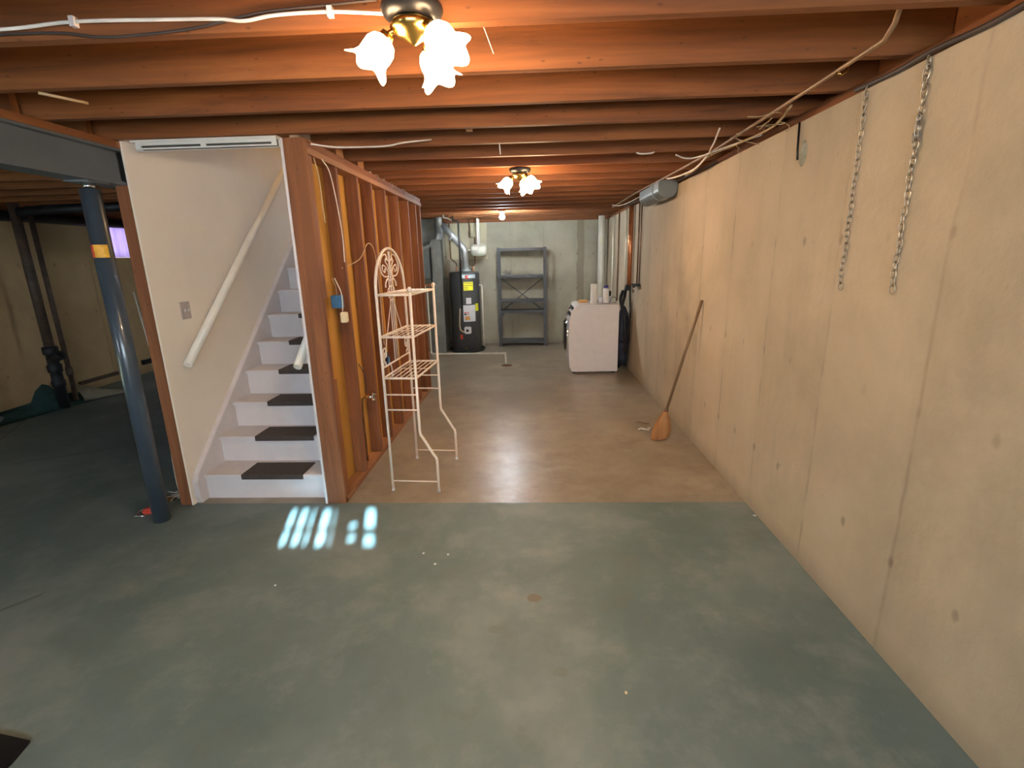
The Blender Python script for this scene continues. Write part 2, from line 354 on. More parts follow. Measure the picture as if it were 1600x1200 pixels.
# window_1 left room
bm = BM()
for c in ((XL-0.14,XL-0.09,wy0,wy0+0.04,wz0,2.19),(XL-0.14,XL-0.09,wy1-0.04,wy1,wz0,2.19),(XL-0.14,XL-0.09,wy0,wy1,wz0,wz0+0.04),(XL-0.14,XL-0.09,wy0,wy1,2.15,2.19),(XL-0.13,XL-0.10,wy0,wy1,1.955,1.975)): bx(bm, *c)
w1 = struct('window_1', bm, m_frame, 'small basement window glowing in the left room wall', 'window')
bm = BM(); n = 60
cols = []
for i in range(n+1):
    y = wy0+0.0+(wy1-wy0)*i/n; x = XL-0.03+0.02*math.sin(i*0.95)+0.01*math.sin(i*0.37)
    cols.append([bm.verts.new((x, y, z)) for z in (wz0+0.01, 1.9, 2.05, 2.185)])
for A, B in zip(cols, cols[1:]):
    for k in range(3): f = bm.faces.new((A[k], B[k], B[k+1], A[k+1])); f.smooth = True
cu = tag(obj('curtain', bm, m_curtain), 'thin pleated lilac-white curtain hanging in the small left room window', 'curtain')
# window_2 behind the camera: frame and grille
bm = BM()
for c in ((fx0,fx0+0.05,fz0,fz1),(fx1-0.05,fx1,fz0,fz1),(fx0,fx1,fz0,fz0+0.05),(fx0,fx1,fz1-0.05,fz1),(0.03,0.07,fz0,fz1)): bx(bm, c[0], c[1], YF-0.12, YF-0.07, c[2], c[3])
w2 = struct('window_2', bm, m_frame, 'daylight window in the wall behind the camera', 'window')
bm = BM()
for c in ((-5.4,-5.35,1.3,2.15),(-4.55,-4.5,1.3,2.15),(-5.4,-4.5,1.3,1.35),(-5.4,-4.5,2.10,2.15),(-4.97,-4.93,1.3,2.15)): bx(bm, c[0], c[1], YF-0.12, YF-0.07, c[2], c[3])
struct('window_added_fill', bm, m_frame, 'added unseen window behind the camera that fills the left room with daylight', 'window')  # unseen opening, added only to bring daylight into the left room
# added unseen curtain, its slits laid out to shape the sun patches on the floor
bm = BM(); gx0, gx1, gz0, gz1 = -0.15, 0.50, 1.85, 2.01
def cpanel(x0, x1, z0, z1):
    k = max(2, int((x1-x0)/0.02)); cs = []
    for i in range(k+1):
        x = x0+(x1-x0)*i/k; y = YF-0.03+0.010*math.sin(x*70)
        cs.append([bm.verts.new((x, y, z0)), bm.verts.new((x, y, z1))])
    for A, B in zip(cs, cs[1:]): f = bm.faces.new((A[0], B[0], B[1], A[1])); f.smooth = True
cpanel(fx0, gx0, fz0, fz1); cpanel(gx1, fx1, fz0, fz1); cpanel(gx0, gx1, fz0, gz0); cpanel(gx0, gx1, gz1, fz1)
xx = gx0+0.028
for i in range(4): cpanel(xx, xx+0.042, gz0, gz1); xx += 0.075
cpanel(0.15, 0.255, gz0, gz1); cpanel(0.255, 0.29, gz0+0.09, gz1); cpanel(0.255, 0.29, gz0, gz0+0.02); cpanel(0.15, 0.50, gz0+0.035, gz0+0.075); cpanel(0.29, 0.355, gz0, gz1); cpanel(0.41, 0.5, gz0, gz1); cpanel(gx0, 0.15, gz0+0.055, gz0+0.075)
tag(obj('curtain', bm, m_slit_curtain), 'added unseen curtain behind the camera, slit to shape the sun patches', 'curtain')

# ceiling: subfloor boards with a stairwell opening, joists as parts
sy0, sy1 = 3.0, 6.05
bm = BM(); z0, z1 = 2.535, 2.56
bx(bm, XL-0.2, SX0-0.02, YF-0.2, YB+0.2, z0, z1); bx(bm, SX1+0.02, XR+0.2, YF-0.2, YB+0.2, z0, z1)
bx(bm, SX0-0.02, SX1+0.02, YF-0.2, sy0-0.02, z0, z1); bx(bm, SX0-0.02, SX1+0.02, sy1+0.06, YB+0.2, z0, z1)
ceil = struct('ceiling', bm, m_sub, 'open wooden ceiling of dark stained joists under board subfloor', 'ceiling')
jn = 0
for i in range(-9, 20):
    y1 = 1.7543+0.4064*i; y0 = y1-0.038
    if y1 > YB-0.02 or y0 < YF: continue
    inwell = sy0 < y0 < sy1
    jit = random.uniform(-0.004, 0.004)
    box_obj('joist', ((SX1+0.04) if inwell else -2.43, XR+0.155, y0, y1, ZJ+jit*0.3, 2.535), m_jx, ceil)
    box_obj('joist', (XL-0.155, -2.44, y0-0.04, y1-0.04, ZJ+jit*0.3, 2.535), m_jx, ceil)
box_obj('trimmer', (SX1+0.0, SX1+0.038, sy0-0.02, sy1+0.05, ZJ+0.003, 2.535), m_jy, ceil)

# blocking between joists near the left beam and a few bay fillers
# ------------------------------------------------------------ stairwell
bm = BM()
bx(bm, SX0-0.012, SX0, 3.0, 6.9, 0, 4.7)
wl = struct('wall_stair_left', bm, m_wall, 'cream painted drywall left of the stairs', 'wall')
box_obj('end_post', (-2.43, SX0-0.013, 3.0, 3.04, 0, 2.078), m_sz, wl, 0.003)
for k in range(1, 9): box_obj('stud', (-2.43, SX0-0.013, 3.0+0.4064*k, 3.04+0.4064*k, 0, 2.05), m_sz, wl)
bm = BM()
bx(bm, SX1, SX1+0.012, 3.0, 6.9, 2.565, 4.7); bx(bm, SX0, SX1, 6.9, 6.95, 2.56, 4.7); bx(bm, SX0, SX1, 3.0, 3.03, 2.31, 4.7); bx(bm, SX0-0.1, SX1+0.1, 2.95, 7.0, 4.7, 4.75)
bx(bm, SX0, SX1, 6.02, 6.06, 0.0, 2.55); bx(bm, SX0, SX1, 6.05, 6.95, 2.53, 2.56)
struct('wall_stair_upper', bm, m_wall, 'cream painted upper stairwell enclosure above the steps', 'wall')
# white track across the opening
tr = None
bm = BM(); bx(bm, SX0+0.07, SX1, 2.975, 3.03, 2.286, 2.298); bx(bm, SX0+0.10, SX1, 2.975, 2.98, 2.268, 2.288); bx(bm, SX0+0.12, SX1, 2.975, 2.982, 2.248, 2.256); bx(bm, SX0+0.07, SX1, 3.02, 3.03, 2.248, 2.29)
for x in (SX0+0.1, -1.86, SX1-0.03): bx(bm, x, x+0.03, 2.974, 2.983, 2.25, 2.29)
trk = tag(obj('trim_4', bm, m_trim, None), 'white metal track with dark slot across the top of the stair opening', 'trim', kind='structure')
box_obj('slot', (SX0+0.12, SX1-0.01, 2.985, 3.015, 2.25, 2.284), m_slot, trk)

# staircase
RISE, RUN, NY, NZ = 0.1965, 0.229, 3.08, 0.185
st = thing('staircase', 'white painted wooden staircase rising inside the cream enclosure', 'stairs', (-1.88, 3.1, 0))
sx0, sx1 = SX0+0.042, SX1-0.004
for k in range(12):
    y = NY+RUN*k; z = NZ+RISE*k
    bm = BM(); bx(bm, sx0, sx1, y, y+RUN+0.035, z-0.028, z); obj('tread', bm, m_white, st, 0.006)
    zb = 0 if k == 0 else z-RISE
    box_obj('riser', (sx0, sx1, y+0.028, y+0.045, zb, z-0.028), m_white, st)
sl = RISE/RUN
def stringer(x0, x1):
    bm = BM(); ytop = 5.9
    prism(bm, [(3.035, 0), (3.02, 0.05), (3.02, 0.16), (3.05, NZ+0.03), (ytop, NZ+0.03+sl*(ytop-NY)+0.02), (ytop, NZ-0.25+sl*(ytop-NY)), (3.35, 0)], 'X', x0, x1)
    return obj('stringer', bm, m_white, st, 0.003)
stringer(SX0+0.001, sx0); 
prev = None
mats_lbl = ['bottom', 'second', 'third', 'fourth', 'fifth', 'sixth']
for k in range(6):
    y = NY+RUN*k; z = NZ+RISE*k; x0, x1 = -2.02, -1.585
    bm = BM(); bx(bm, x0, x1, y-0.006, y+0.205, z+0.001, z+0.007); bx(bm, x0, x1, y-0.009, y-0.002, z-0.030, z+0.007)
    tag(obj('stair_mat', bm, m_matt, None, 0.002), 'black rubber mat on the %s step from the floor' % mats_lbl[k], 'stair mat', 'black mats on the stair treads')
# handrails
def rail(a, b, br, lab, wallx):
    a = Vector(a); b = Vector(b); t = thing('handrail', lab, 'handrail', a)
    tube_obj('rail', [a, b], 0.027, m_rail, t, 16)
    d = b-a
    for f in br:
        p = a+d*f; tube_obj('bracket', [(wallx, p.y, p.z-0.06), ((wallx+p.x)/2, p.y, p.z-0.06), (p.x, p.y, p.z-0.015)], 0.006, m_brass, t)
rail((-2.27, 3.10, 0.965), (-2.27, 4.86, 2.47), (0.12, 0.5, 0.9), 'long cream round handrail on the left stair wall', SX0)
rail((-1.535, 3.10, 0.94), (-1.50, 4.90, 2.47), (0.12, 0.5, 0.9), 'white round handrail end showing beside the right stair post', SX1)
sp = thing('switch_plate', 'pale switch plate on the cream stair wall below the handrail', 'switch', (SX0, 3.27, 1.25))
box_obj('plate', (SX0+0.0005, SX0+0.008, 3.225, 3.315, 1.25, 1.366), m_plate, sp, 0.002)
for dy in (-0.018, 0.018): box_obj('toggle', (SX0+0.007, SX0+0.016, 3.272+dy-0.005, 3.272+dy+0.005, 1.298, 1.318), m_white, sp)

# stud wall on the right of the stairs
YW0, YW1 = 3.03, 6.05
sw = thing('stud_wall', 'open stud wall of reddish timber beside the staircase with kraft backing', 'wall framing', (-1.345, 4.5, 0))
X0, X1 = -1.369, -1.28
box_obj('bottom_plate', (X0, X1, YW0, YW1, 0, 0.038), m_sy, sw)
box_obj('top_plate', (X0, X1+0.012, YW0, YW1, ZT-0.036, ZT), m_sy, sw)
box_obj('top_plate', (X0, X1-0.004, YW0, YW1+0.02, ZT, ZJ-0.002), m_jy, sw)
bm = BM(); bx(bm, SX1+0.014, X1, YW0-0.012, YW0+0.028, 0.0, ZJ-0.003); obj('end_post', bm, m_sz, sw, 0.003)
box_obj('drywall_edge', (SX1-0.002, SX1+0.013, YW0-0.014, YW0+0.02, 0, ZJ-0.004), m_white, sw)
box_obj('cripple', (X0+0.03, X1-0.002, YW0+0.03, YW0+0.068, 1.38, 2.208), m_sz, sw)
box_obj('cripple', (X0+0.03, X1-0.002, YW0+0.03, YW0+0.068, 0.04, 0.86), m_sz, sw)
ys = [3.475, 3.88, 4.22, 4.60, 5.02, 5.45, 5.80, 6.025]
for y in ys: box_obj('stud', (X0, X1, y-0.019, y+0.019, 0.038, ZT-0.036), m_sz, sw, 0.002)
box_obj('backing_panel', (X0-0.005, X0-0.001, YW0+0.03, YW1, 0.02, ZT), m_kraft, sw)
box_obj('drywall_panel', (SX1, X0-0.006, YW0+0.03, YW1, 0.0, 2.53), m_wall, sw)
for y in (3.55, 3.98): box_obj('block', (X0+0.02, X1-0.01, y-0.02, y+0.12, ZT+0.054, ZT+0.14), m_sy, sw)
# staple-held wire loops along the top plate
for y in (4.35, 4.8, 5.25, 5.65): tube_obj('wire_loop', [(X1-0.01, y, ZJ-0.004), (X1+0.012, y+0.01, ZJ-0.0), (X1+0.02, y+0.03, ZJ-0.02), (X1+0.005, y+0.045, ZJ-0.045)], 0.003, m_chain, sw, 6, 4)

# ------------------------------------------------------------ steel beam and column
bm = BM(); bxL, bxR = -2.49, -2.35
bx(bm, bxL, bxR, YF+0.02, YB-0.02, 2.062, 2.074); bx(bm, bxL, bxR, YF+0.02, YB-0.02, 2.248, 2.26); bx(bm, -2.426, -2.416, YF+0.02, YB-0.02, 2.074, 2.248)
bm2 = BM(); bx(bm2, bxL, bxR, YF+0.02, YB-0.02, 2.062, 2.26)
bm.free()
bm = BM(); prof = [(bxL,2.062),(bxR,2.062),(bxR,2.078),(bxR-0.03,2.080),(bxR-0.03,2.244),(bxR,2.246),(bxR,2.26),(bxL,2.26),(bxL,2.246),(bxL+0.03,2.244),(bxL+0.03,2.080),(bxL,2.078)]
prism(bm, [(a, b) for a, b in prof], 'Y', YF+0.02, 2.995); bm2.free()
bt = thing('steel_beam', 'slate grey steel beam running under the joists at left', 'beam', (-2.42, 0.4, 2.062))
obj('beam_section', bm, m_steel, bt)
bm = BM(); prism(bm, [(a-0.035, b) for a, b in prof], 'Y', 2.995, YB-0.02)
obj('beam_section', bm, m_steel, bt)
box_obj('nailer', (bxL, bxR+0.004, YF+0.02, 2.995, 2.26, ZJ-0.001), m_jy, bt)
box_obj('nailer', (bxL, SX0-0.016, 2.995, YB-0.02, 2.26, ZJ-0.001), m_jy, bt)
ct = thing('support_column', 'round navy blue steel column under the grey beam', 'column', (-2.42, 2.806, 0))
bm = BM(); lathe(bm, [(0.049, 0), (0.049, 2.02)], 32, T(-2.42, 2.806, 0)); obj('column', bm, m_post, ct)
bm = BM(); lathe(bm, [(0.030, 2.02), (0.030, 2.052)], 16, T(-2.42, 2.806, 0)); obj('jack_screw', bm, m_chrome, ct)
box_obj('top_plate', (-2.50, -2.36, 2.74, 2.88, 2.052, 2.061), m_steel, ct)
def arcpatch(cx, cy, r, a0, a1, z0, z1, mat, parent, name, n=12, label=None):
    bm = BM(); A = []
    for i in range(n+1):
        a = math.radians(a0+(a1-a0)*i/n); A.append([bm.verts.new((cx+rr*math.cos(a), cy+rr*math.sin(a), z)) for rr, z in ((r, z0), (r, z1), (r+0.001, z1), (r+0.001, z0))])
    for P, Q in zip(A, A[1:]):
        for k in range(4): bm.faces.new((P[k], Q[k], Q[(k+1) % 4], P[(k+1) % 4]))
    bm.faces.new(A[0]); bm.faces.new(A[-1][::-1])
    o = obj(name, bm, mat, parent)
    if label: o['label'] = label
    return o
arcpatch(-2.42, 2.806, 0.0495, -100, -20, 1.655, 1.725, m_orange, ct, 'sticker', label='orange sticker')
arcpatch(-2.42, 2.806, 0.0495, -135, -101, 1.655, 1.725, m_red, ct, 'sticker', label='red sticker')

# ------------------------------------------------------------ ceiling light fixtures
def fixture(cx, cy, zt, az, label, watts, col, size=1.0):
    t = thing('ceiling_light', label, 'ceiling light', (cx, cy, zt), 'tulip shade ceiling lights')
    bm = BM(); lathe(bm, [(0.02, 0), (0.085, -0.001), (0.088, -0.012), (0.080, -0.028), (0.06, -0.04), (0.02, -0.042)], 32, T(cx, cy, zt)); obj('canopy', bm, m_black, t)
    bm = BM(); lathe(bm, [(0.045, -0.040), (0.062, -0.044), (0.066, -0.056), (0.052, -0.072), (0.028, -0.084), (0.012, -0.094), (0.004, -0.100)], 32, T(cx, cy, zt)); obj('hub', bm, m_brass, t)
    for a in az:
        a = math.radians(a); dx, dy = math.cos(a), math.sin(a)
        arm = [(cx+dx*0.045, cy+dy*0.045, zt-0.062), (cx+dx*0.065, cy+dy*0.065, zt-0.066), (cx+dx*0.078, cy+dy*0.078, zt-0.078)]
        tube_obj('arm', arm, 0.008, m_brass, t, 8, 4)
        d = Vector((dx*0.62, dy*0.62, -0.78)).normalized()
        mt = T(*arm[-1]) @ d.to_track_quat('Z', 'Y').to_matrix().to_4x4()
        bm = BM(); lathe(bm, [(0.012, -0.012), (0.020, -0.010), (0.021, 0.014), (0.015, 0.018)], 16, mt); obj('socket', bm, m_brass, t)
        bm = BM(); n = 48; rings = []
        for j, (r, z) in enumerate([(0.020, 0.004), (0.034, 0.012), (0.043, 0.030), (0.044, 0.050), (0.043, 0.066), (0.050, 0.082), (0.062, 0.094)]):
            w = max(0, (j-3)/3.0); ring = []
            for k in range(n):
                th = 2*PI*k/n; rr = r*(1+0.13*w*math.cos(5*th)); zz = z+0.009*w*math.cos(5*th)
                ring.append(bm.verts.new((rr*math.cos(th), rr*math.sin(th), zz)))
            rings.append(ring)
        for A, B in zip(rings, rings[1:]):
            for k in range(n): f = bm.faces.new((A[k], A[(k+1) % n], B[(k+1) % n], B[k])); f.smooth = True
        bmesh.ops.transform(bm, matrix=mt, verts=bm.verts)
        obj('glass_shade', bm, m_shade, t)
        p = Vector(arm[-1])+d*0.10
        lamp('bulb_light', p, watts, col, 0.035, t)
    return t
WARM = (1.0, 0.70, 0.42)
fixture(-0.325, 1.60, ZJ-0.001, (185, -35, 68), 'large lit brass light with tulip shades, nearest under the ceiling', 8.0, WARM)
fixture(-0.075, 4.25, ZJ-0.001, (185, -35, 68), 'smaller-looking lit tulip ceiling light halfway down the room', 8.0, WARM)
t = thing('bare_bulb', 'bare cool white bulb on the ceiling by the water heater', 'light bulb', (-0.42, 7.85, ZJ))
bm = BM(); lathe(bm, [(0.05, 0), (0.055, -0.012), (0.03, -0.03), (0.02, -0.032)], 20, T(-0.42, 7.85, ZJ-0.001)); obj('socket', bm, m_trim, t)
bm = BM(); lathe(bm, [(0.012, -0.03), (0.02, -0.045), (0.038, -0.075), (0.040, -0.095), (0.028, -0.118), (0.006, -0.126)], 20, T(-0.42, 7.85, ZJ-0.002)); obj('bulb', bm, m_bulb, t)
lamp('bulb_light', (-0.42, 7.85, ZJ-0.17), 6.0, (0.86, 0.97, 0.90), 0.04, t)
lamp('upstairs_light', (-1.95, 5.6, 4.3), 9.0, (1.0, 0.72, 0.38), 0.12)

# ------------------------------------------------------------ cables on the ceiling
tag(tube_obj('electrical_cable', [(-2.0,1.705,2.335),(-1.64,1.705,2.328),(-1.405,1.705,2.34),(-1.125,1.705,2.335),(-0.945,1.705,2.33),(-0.866,1.705,2.322),(-0.765,1.705,2.334),(-0.597,1.705,2.336),(-0.42,1.69,2.318)], 0.0055, m_cable, None, 8, 6), 'white cable stapled along the first joist to the near ceiling light', 'cable')
tag(tube_obj('electrical_cable', [(-1.75,1.709,2.316),(-1.478,1.709,2.314),(-1.338,1.709,2.298),(-1.236,1.709,2.297),(-1.03,1.709,2.31),(-0.82,1.707,2.342),(-0.66,1.707,2.352),(-0.45,1.70,2.36)], 0.0045, m_dcable, None, 8, 6), 'dark sagging cable just under the white cable on the first joist', 'cable')
for x, z in ((-1.405, 2.34), (-0.597, 2.336)):
    box_obj('cable_staple', (x-0.008, x+0.008, 1.697, 1.716, z-0.014, z+0.014), m_white)
for o in [o for o in bpy.data.objects if o.name.startswith('cable_staple')]: tag(o, 'white plastic cable staple near the left end of the first joist' if o.location.x < -1 else 'white plastic cable staple left of the near ceiling light', 'cable staple')
tag(tube_obj('electrical_cable', [(-1.33,3.10,2.285),(-1.2,3.15,2.27),(-1.105,3.20,2.272),(-0.875,3.23,2.278),(-0.75,3.20,2.288),(-0.6,3.30,2.32)], 0.005, m_cable, None, 8, 5), 'white cable running from the stud wall top across the joists', 'cable')
tag(tube_obj('electrical_cable', [(-1.275,3.16,2.235),(-1.27,3.24,2.205),(-1.27,3.33,2.15),(-1.272,3.40,1.98),(-1.272,3.44,1.78),(-1.275,3.44,1.60)], 0.0036, m_cable, None, 8, 6), 'white cable hanging down the near studs from the top plate', 'cable')
tag(tube_obj('electrical_cable', [(-1.30,3.45,1.56),(-1.274,3.75,1.62),(-1.27,3.95,1.735),(-1.272,4.1,1.70),(-1.272,4.15,1.55),(-1.272,4.17,1.2),(-1.275,4.17,0.95),(-1.30,4.30,0.82)], 0.0045, m_tcable, None, 8, 6), 'tan cable looping over a stud and down behind the wire rack', 'cable')
tag(tube_obj('electrical_cable', [(-1.29,3.13,2.25),(-1.272,3.15,2.1),(-1.272,3.16,1.95),(-1.275,3.18,1.84)], 0.004, m_tcable, None, 8, 4), 'short tan wire on the end post of the stud wall', 'cable')
# boxes on stud wall
t = thing('outlet_box', 'blue plastic electrical box on the near stud with tan wires', 'electrical box', (-1.32, 3.34, 1.30))
bm = BM(); bx(bm, -1.345, -1.275, 3.30, 3.355, 1.30, 1.385); obj('box', bm, m_blue, t, 0.004)
tube_obj('wire', [(-1.31,3.32,1.385),(-1.30,3.30,1.42),(-1.29,3.27,1.45),(-1.30,3.25,1.50)], 0.003, m_tcable, t, 6, 4)
tag(tube_obj('electrical_cable', [(-1.275,3.23,1.50),(-1.268,3.27,1.44),(-1.268,3.30,1.40),(-1.27,3.31,1.33),(-1.268,3.29,1.28)], 0.004, m_cable, None, 6, 5), 'short white wire dangling in front of the blue electrical box', 'cable')
t = thing('outlet', 'beige outlet device hanging just below the blue box', 'outlet', (-1.265, 3.28, 1.21))
bm = BM(); bx(bm, -1.278, -1.235, 3.262, 3.305, 1.205, 1.275); obj('body', bm, m_beige, t, 0.005)
for dz in (0.018, 0.045): box_obj('socket', (-1.2352, -1.2335, 3.275, 3.293, 1.205+dz, 1.215+dz), m_ivory, t)
t = thing('wall_valve', 'shiny chrome valve with star handle low between the studs', 'valve', (-1.30, 3.66, 0.53))
bm = BM(); lathe(bm, [(0.012, -0.03), (0.012, 0.035)], 12, T(-1.275, 3.66, 0.575) @ Matrix.Rotation(PI/2, 4, 'Y')); obj('spout', bm, m_chrome, t)
bm = BM()
for k in range(4):
    a = k*PI/2+0.5; tube(bm, [(-1.24, 3.66, 0.575), (-1.238, 3.66+0.026*math.cos(a), 0.575+0.03*math.sin(a)), (-1.23, 3.66+0.036*math.cos(a), 0.575+0.042*math.sin(a))], [0.006, 0.010, 0.006], 8)
obj('handle', bm, m_chrome, t)
tube_obj('pipe', [(-1.30, 3.66, 0.575), (-1.33, 3.66, 0.56), (-1.335, 3.66, 0.45), (-1.335, 3.66, 0.04)], 0.007, m_dcop, t, 8)
tag(tube_obj('electrical_cable', [(-1.31, 3.60, 0.85), (-1.275, 3.60, 0.78), (-1.27, 3.61, 0.68), (-1.29, 3.64, 0.615)], 0.0035, m_dcable, None, 6, 5), 'thin dark wire running down to the chrome valve', 'cable')
t = thing('outlet_box', 'dark blue electrical box behind the lower rack shelf', 'electrical box', (-1.30, 4.33, 0.70))
bm = BM(); bx(bm, -1.33, -1.27, 4.20, 4.27, 0.70, 0.82); obj('box', bm, m_navy, t, 0.004)
box_obj('cover', (-1.2695, -1.262, 4.215, 4.26, 0.72, 0.78), m_blue, t)
tag(tube_obj('electrical_cable', [(-1.262, 4.235, 0.73), (-1.245, 4.23, 0.70), (-1.24, 4.23, 0.64), (-1.243, 4.235, 0.60)], [0.006]*15+[0.011]*4, m_white, None, 8, 6), 'short white plug lead hanging from the box behind the rack', 'cable')

# ------------------------------------------------------------ wire rack (over-toilet etagere)
t = thing('wire_rack', 'tall cream metal three-shelf rack with arched scrollwork back', 'rack', (-1.005, 3.21, 0))
t.rotation_euler = (0, 0, math.radians(-4.0))
Wd, Df, Du, R1, R2 = 0.585, 0.335, 0.225, 0.0095, 0.0055   # width along y, depth lower/upper
def rk(name, pts, r, n=8, sm=0):
    bm = BM(); tube(bm, smooth_path(pts, sm) if sm else pts, r, n); return obj(name, bm, m_rack, t, local=True)
arch = [(0, 0, 0.012), (0, 0, 1.40)]
for k in range(1, 24):
    a = PI-PI*k/24; arch.append((0.0, Wd/2+Wd/2*math.cos(a), 1.40+0.285*math.sin(a)))
arch += [(0, Wd, 1.40), (0, Wd, 0.012)]
rk('back_frame', arch, R1, 10)
for y in (0, Wd):
    rk('leg', [(Df, y, 0.012), (Df, y, 0.235), (Df-0.004, y, 0.258), (Df-0.02, y, 0.282), (Du+0.02, y, 0.405), (Du+0.004, y, 0.43), (Du, y, 0.455), (Du, y, 1.405)], R1, 10)
    bm = BM(); lathe(bm, [(0.008, 1.40), (0.013, 1.408), (0.016, 1.42), (0.011, 1.432), (0.002, 1.438)], 14, T(Du, y, 0)); obj('finial', bm, m_rack, t, local=True)
    for x in (0, Df):
        bm = BM(); lathe(bm, [(0.011, 0.0), (0.012, 0.012), (0.010, 0.02)], 12, T(x, y, 0)); obj('foot', bm, m_paper, t, local=True)
    rk('side_rail', [(0, y, 0.078), (Df, y, 0.078)], R2)
    for z in (0.715, 0.607): rk('side_rail', [(0, y, z), (Du, y, z)], R2)
for z in (1.385, 1.11, 0.83):
    bm = BM()
    for a, b in (((0,0),(Du,0)), ((0,Wd),(Du,Wd)), ((0,0),(0,Wd)), ((Du,0),(Du,Wd))): tube(bm, [(*a, z), (*b, z)], 0.0075, 8)
    for i in range(1, 6): tube(bm, [(Du*i/6, 0, z+0.003), (Du*i/6, Wd, z+0.003)], 0.0032, 6)
    tube(bm, [(0, Wd*0.55, z-0.003), (Du, Wd*0.55, z-0.003)], 0.004, 6)
    obj('shelf', bm, m_rack, t, local=True)
# back scrollwork in the plane x=0
cy = Wd/2; bm = BM()
tube(bm, [(0, 0, 0.90), (0, Wd, 0.90)], 0.0065, 8)
for dy in (-0.036, 0, 0.036): tube(bm, [(0, cy+dy, 0.90), (0, cy+dy, 1.52)], 0.0035, 6)
for s in (-1, 1):
    tube(bm, [(0, cy+s*0.02, 1.34), (0, cy+s*(Wd/2-0.02), 0.90)], 0.0035, 6)
    # lower corner scroll
    c = Vector((0, cy+s*(Wd/2-0.065), 0.985)); sp_ = []
    for i in range(22):
        a = -PI/2+i*0.42; r = 0.044*(1-i/26); sp_.append((0, c.y+s*r*math.cos(a), c.z+r*1.3*math.sin(a)))
    tube(bm, [(0, c.y-s*0.0, 0.905)]+sp_, 0.0045, 6)
    # small scroll by the top shelf
    sp_ = []
    for i in range(18):
        a = PI/2-i*0.45; r = 0.032*(1-i/24); sp_.append((0, cy+s*(0.045+r*math.cos(a)), 1.38+r*1.2*math.sin(a)))
    tube(bm, [(0, cy+s*0.02, 1.43)]+sp_, 0.0038, 6)
    # leaves of the neck
    tube(bm, smooth_path([(0, cy+s*0.023, 1.47), (0, cy+s*0.057, 1.48), (0, cy+s*0.099, 1.455), (0, cy+s*0.106, 1.425)], 4), 0.0055, 6)
    # floral medallion
    tube(bm, smooth_path([(0, cy+s*0.031, 1.495), (0, cy+s*0.123, 1.50), (0, cy+s*0.174, 1.535), (0, cy+s*0.180, 1.58), (0, cy+s*0.133, 1.63), (0, cy+s*0.072, 1.645), (0, cy+s*0.045, 1.62), (0, cy+s*0.082, 1.60)], 4), 0.0048, 6)
    tube(bm, smooth_path([(0, cy+s*0.020, 1.51), (0, cy+s*0.061, 1.55), (0, cy+s*0.127, 1.575), (0, cy+s*0.143, 1.545), (0, cy+s*0.102, 1.525), (0, cy+s*0.092, 1.55)], 4), 0.0045, 6)
    tube(bm, smooth_path([(0, cy+s*0.012, 1.52), (0, cy+s*0.037, 1.57), (0, cy+s*0.074, 1.595), (0, cy+s*0.061, 1.62), (0, cy+s*0.020, 1.60)], 4), 0.0042, 6)
tube(bm, [(0, cy, 1.46), (0, cy, 1.665)], [0.005, 0.007], 6)
obj('scrollwork', bm, m_rack, t, local=True)

# ------------------------------------------------------------ water heater
wx, wyc, wr = -1.163, 8.80, 0.262
t = thing('water_heater', 'tall dark grey gas water heater against the far wall', 'water heater', (wx, wyc, 0))
bm = BM(); lathe(bm, [(wr-0.01, 0.03), (wr, 0.045), (wr, 1.36), (wr-0.02, 1.385), (0.08, 1.40), (0.0, 1.40)], 48, T(wx, wyc, 0)); obj('tank', bm, m_tank, t)
bm = BM(); lathe(bm, [(wr+0.055, 0.001), (wr+0.065, 0.045), (wr+0.06, 0.045), (wr+0.05, 0.006)], 48, T(wx, wyc, 0)); obj('drip_pan', bm, m_black, t)
def wlab(name, a0, a1, z0, z1, mat, off=0.001, label=None): return arcpatch(wx, wyc, wr+off, a0, a1, z0, z1, mat, t, name, 10, label)
wlab('label', -95, -38, 1.285, 1.345, m_band, label='pale blue maker label')
wlab('logo', -80, -66, 1.275, 1.335, m_red, 0.002, 'small red badge')
wlab('logo', -73, -60, 1.30, 1.318, m_paper, 0.0025)
wlab('label', -87, -50, 1.08, 1.225, m_yel, label='yellow energy label')
for z in (1.20, 1.16, 1.13, 1.10): wlab('label_print', -84, -54 if z > 1.15 else -70, z, z+0.008, m_ink, 0.0025)
wlab('label', -80, -60, 0.85, 0.955, m_paper, label='small white label')
wlab('instruction_plate', -92, -44, 0.545, 0.83, m_paper, label='large white instruction plate')
wlab('label_print', -90, -70, 0.70, 0.712, m_red, 0.0025)
wlab('label_print', -89, -80, 0.66, 0.69, m_ink, 0.0025); wlab('label_print', -76, -71, 0.665, 0.685, m_red, 0.0025)
wlab('label', -43, -25, 0.72, 0.85, m_yel, label='yellow warning label')
wlab('gauge_label', -86, -68, 0.575, 0.64, m_orangep, 0.003)
wlab('sticker', -108, -98, 0.24, 0.32, m_red, label='round red sticker')
bm = BM(); bx(bm, wx+0.0, wx+0.115, wyc-wr-0.055, wyc-wr+0.03, 0.34, 0.46); obj('gas_valve', bm, m_paper, t, 0.012)
bm = BM(); lathe(bm, [(0.022, 0), (0.022, 0.02), (0.012, 0.024)], 16, T(wx+0.055, wyc-wr-0.055, 0.40) @ Matrix.Rotation(PI/2, 4, 'X')); obj('valve_knob', bm, m_black, t)
tube_obj('gas_connector', [(wx-0.06, wyc-wr-0.03, 0.78), (wx-0.075, wyc-wr-0.035, 0.55), (wx-0.07, wyc-wr-0.03, 0.42), (wx-0.02, wyc-wr-0.03, 0.375), (wx+0.01, wyc-wr-0.03, 0.38)], 0.010, m_beige, t, 8, 6)
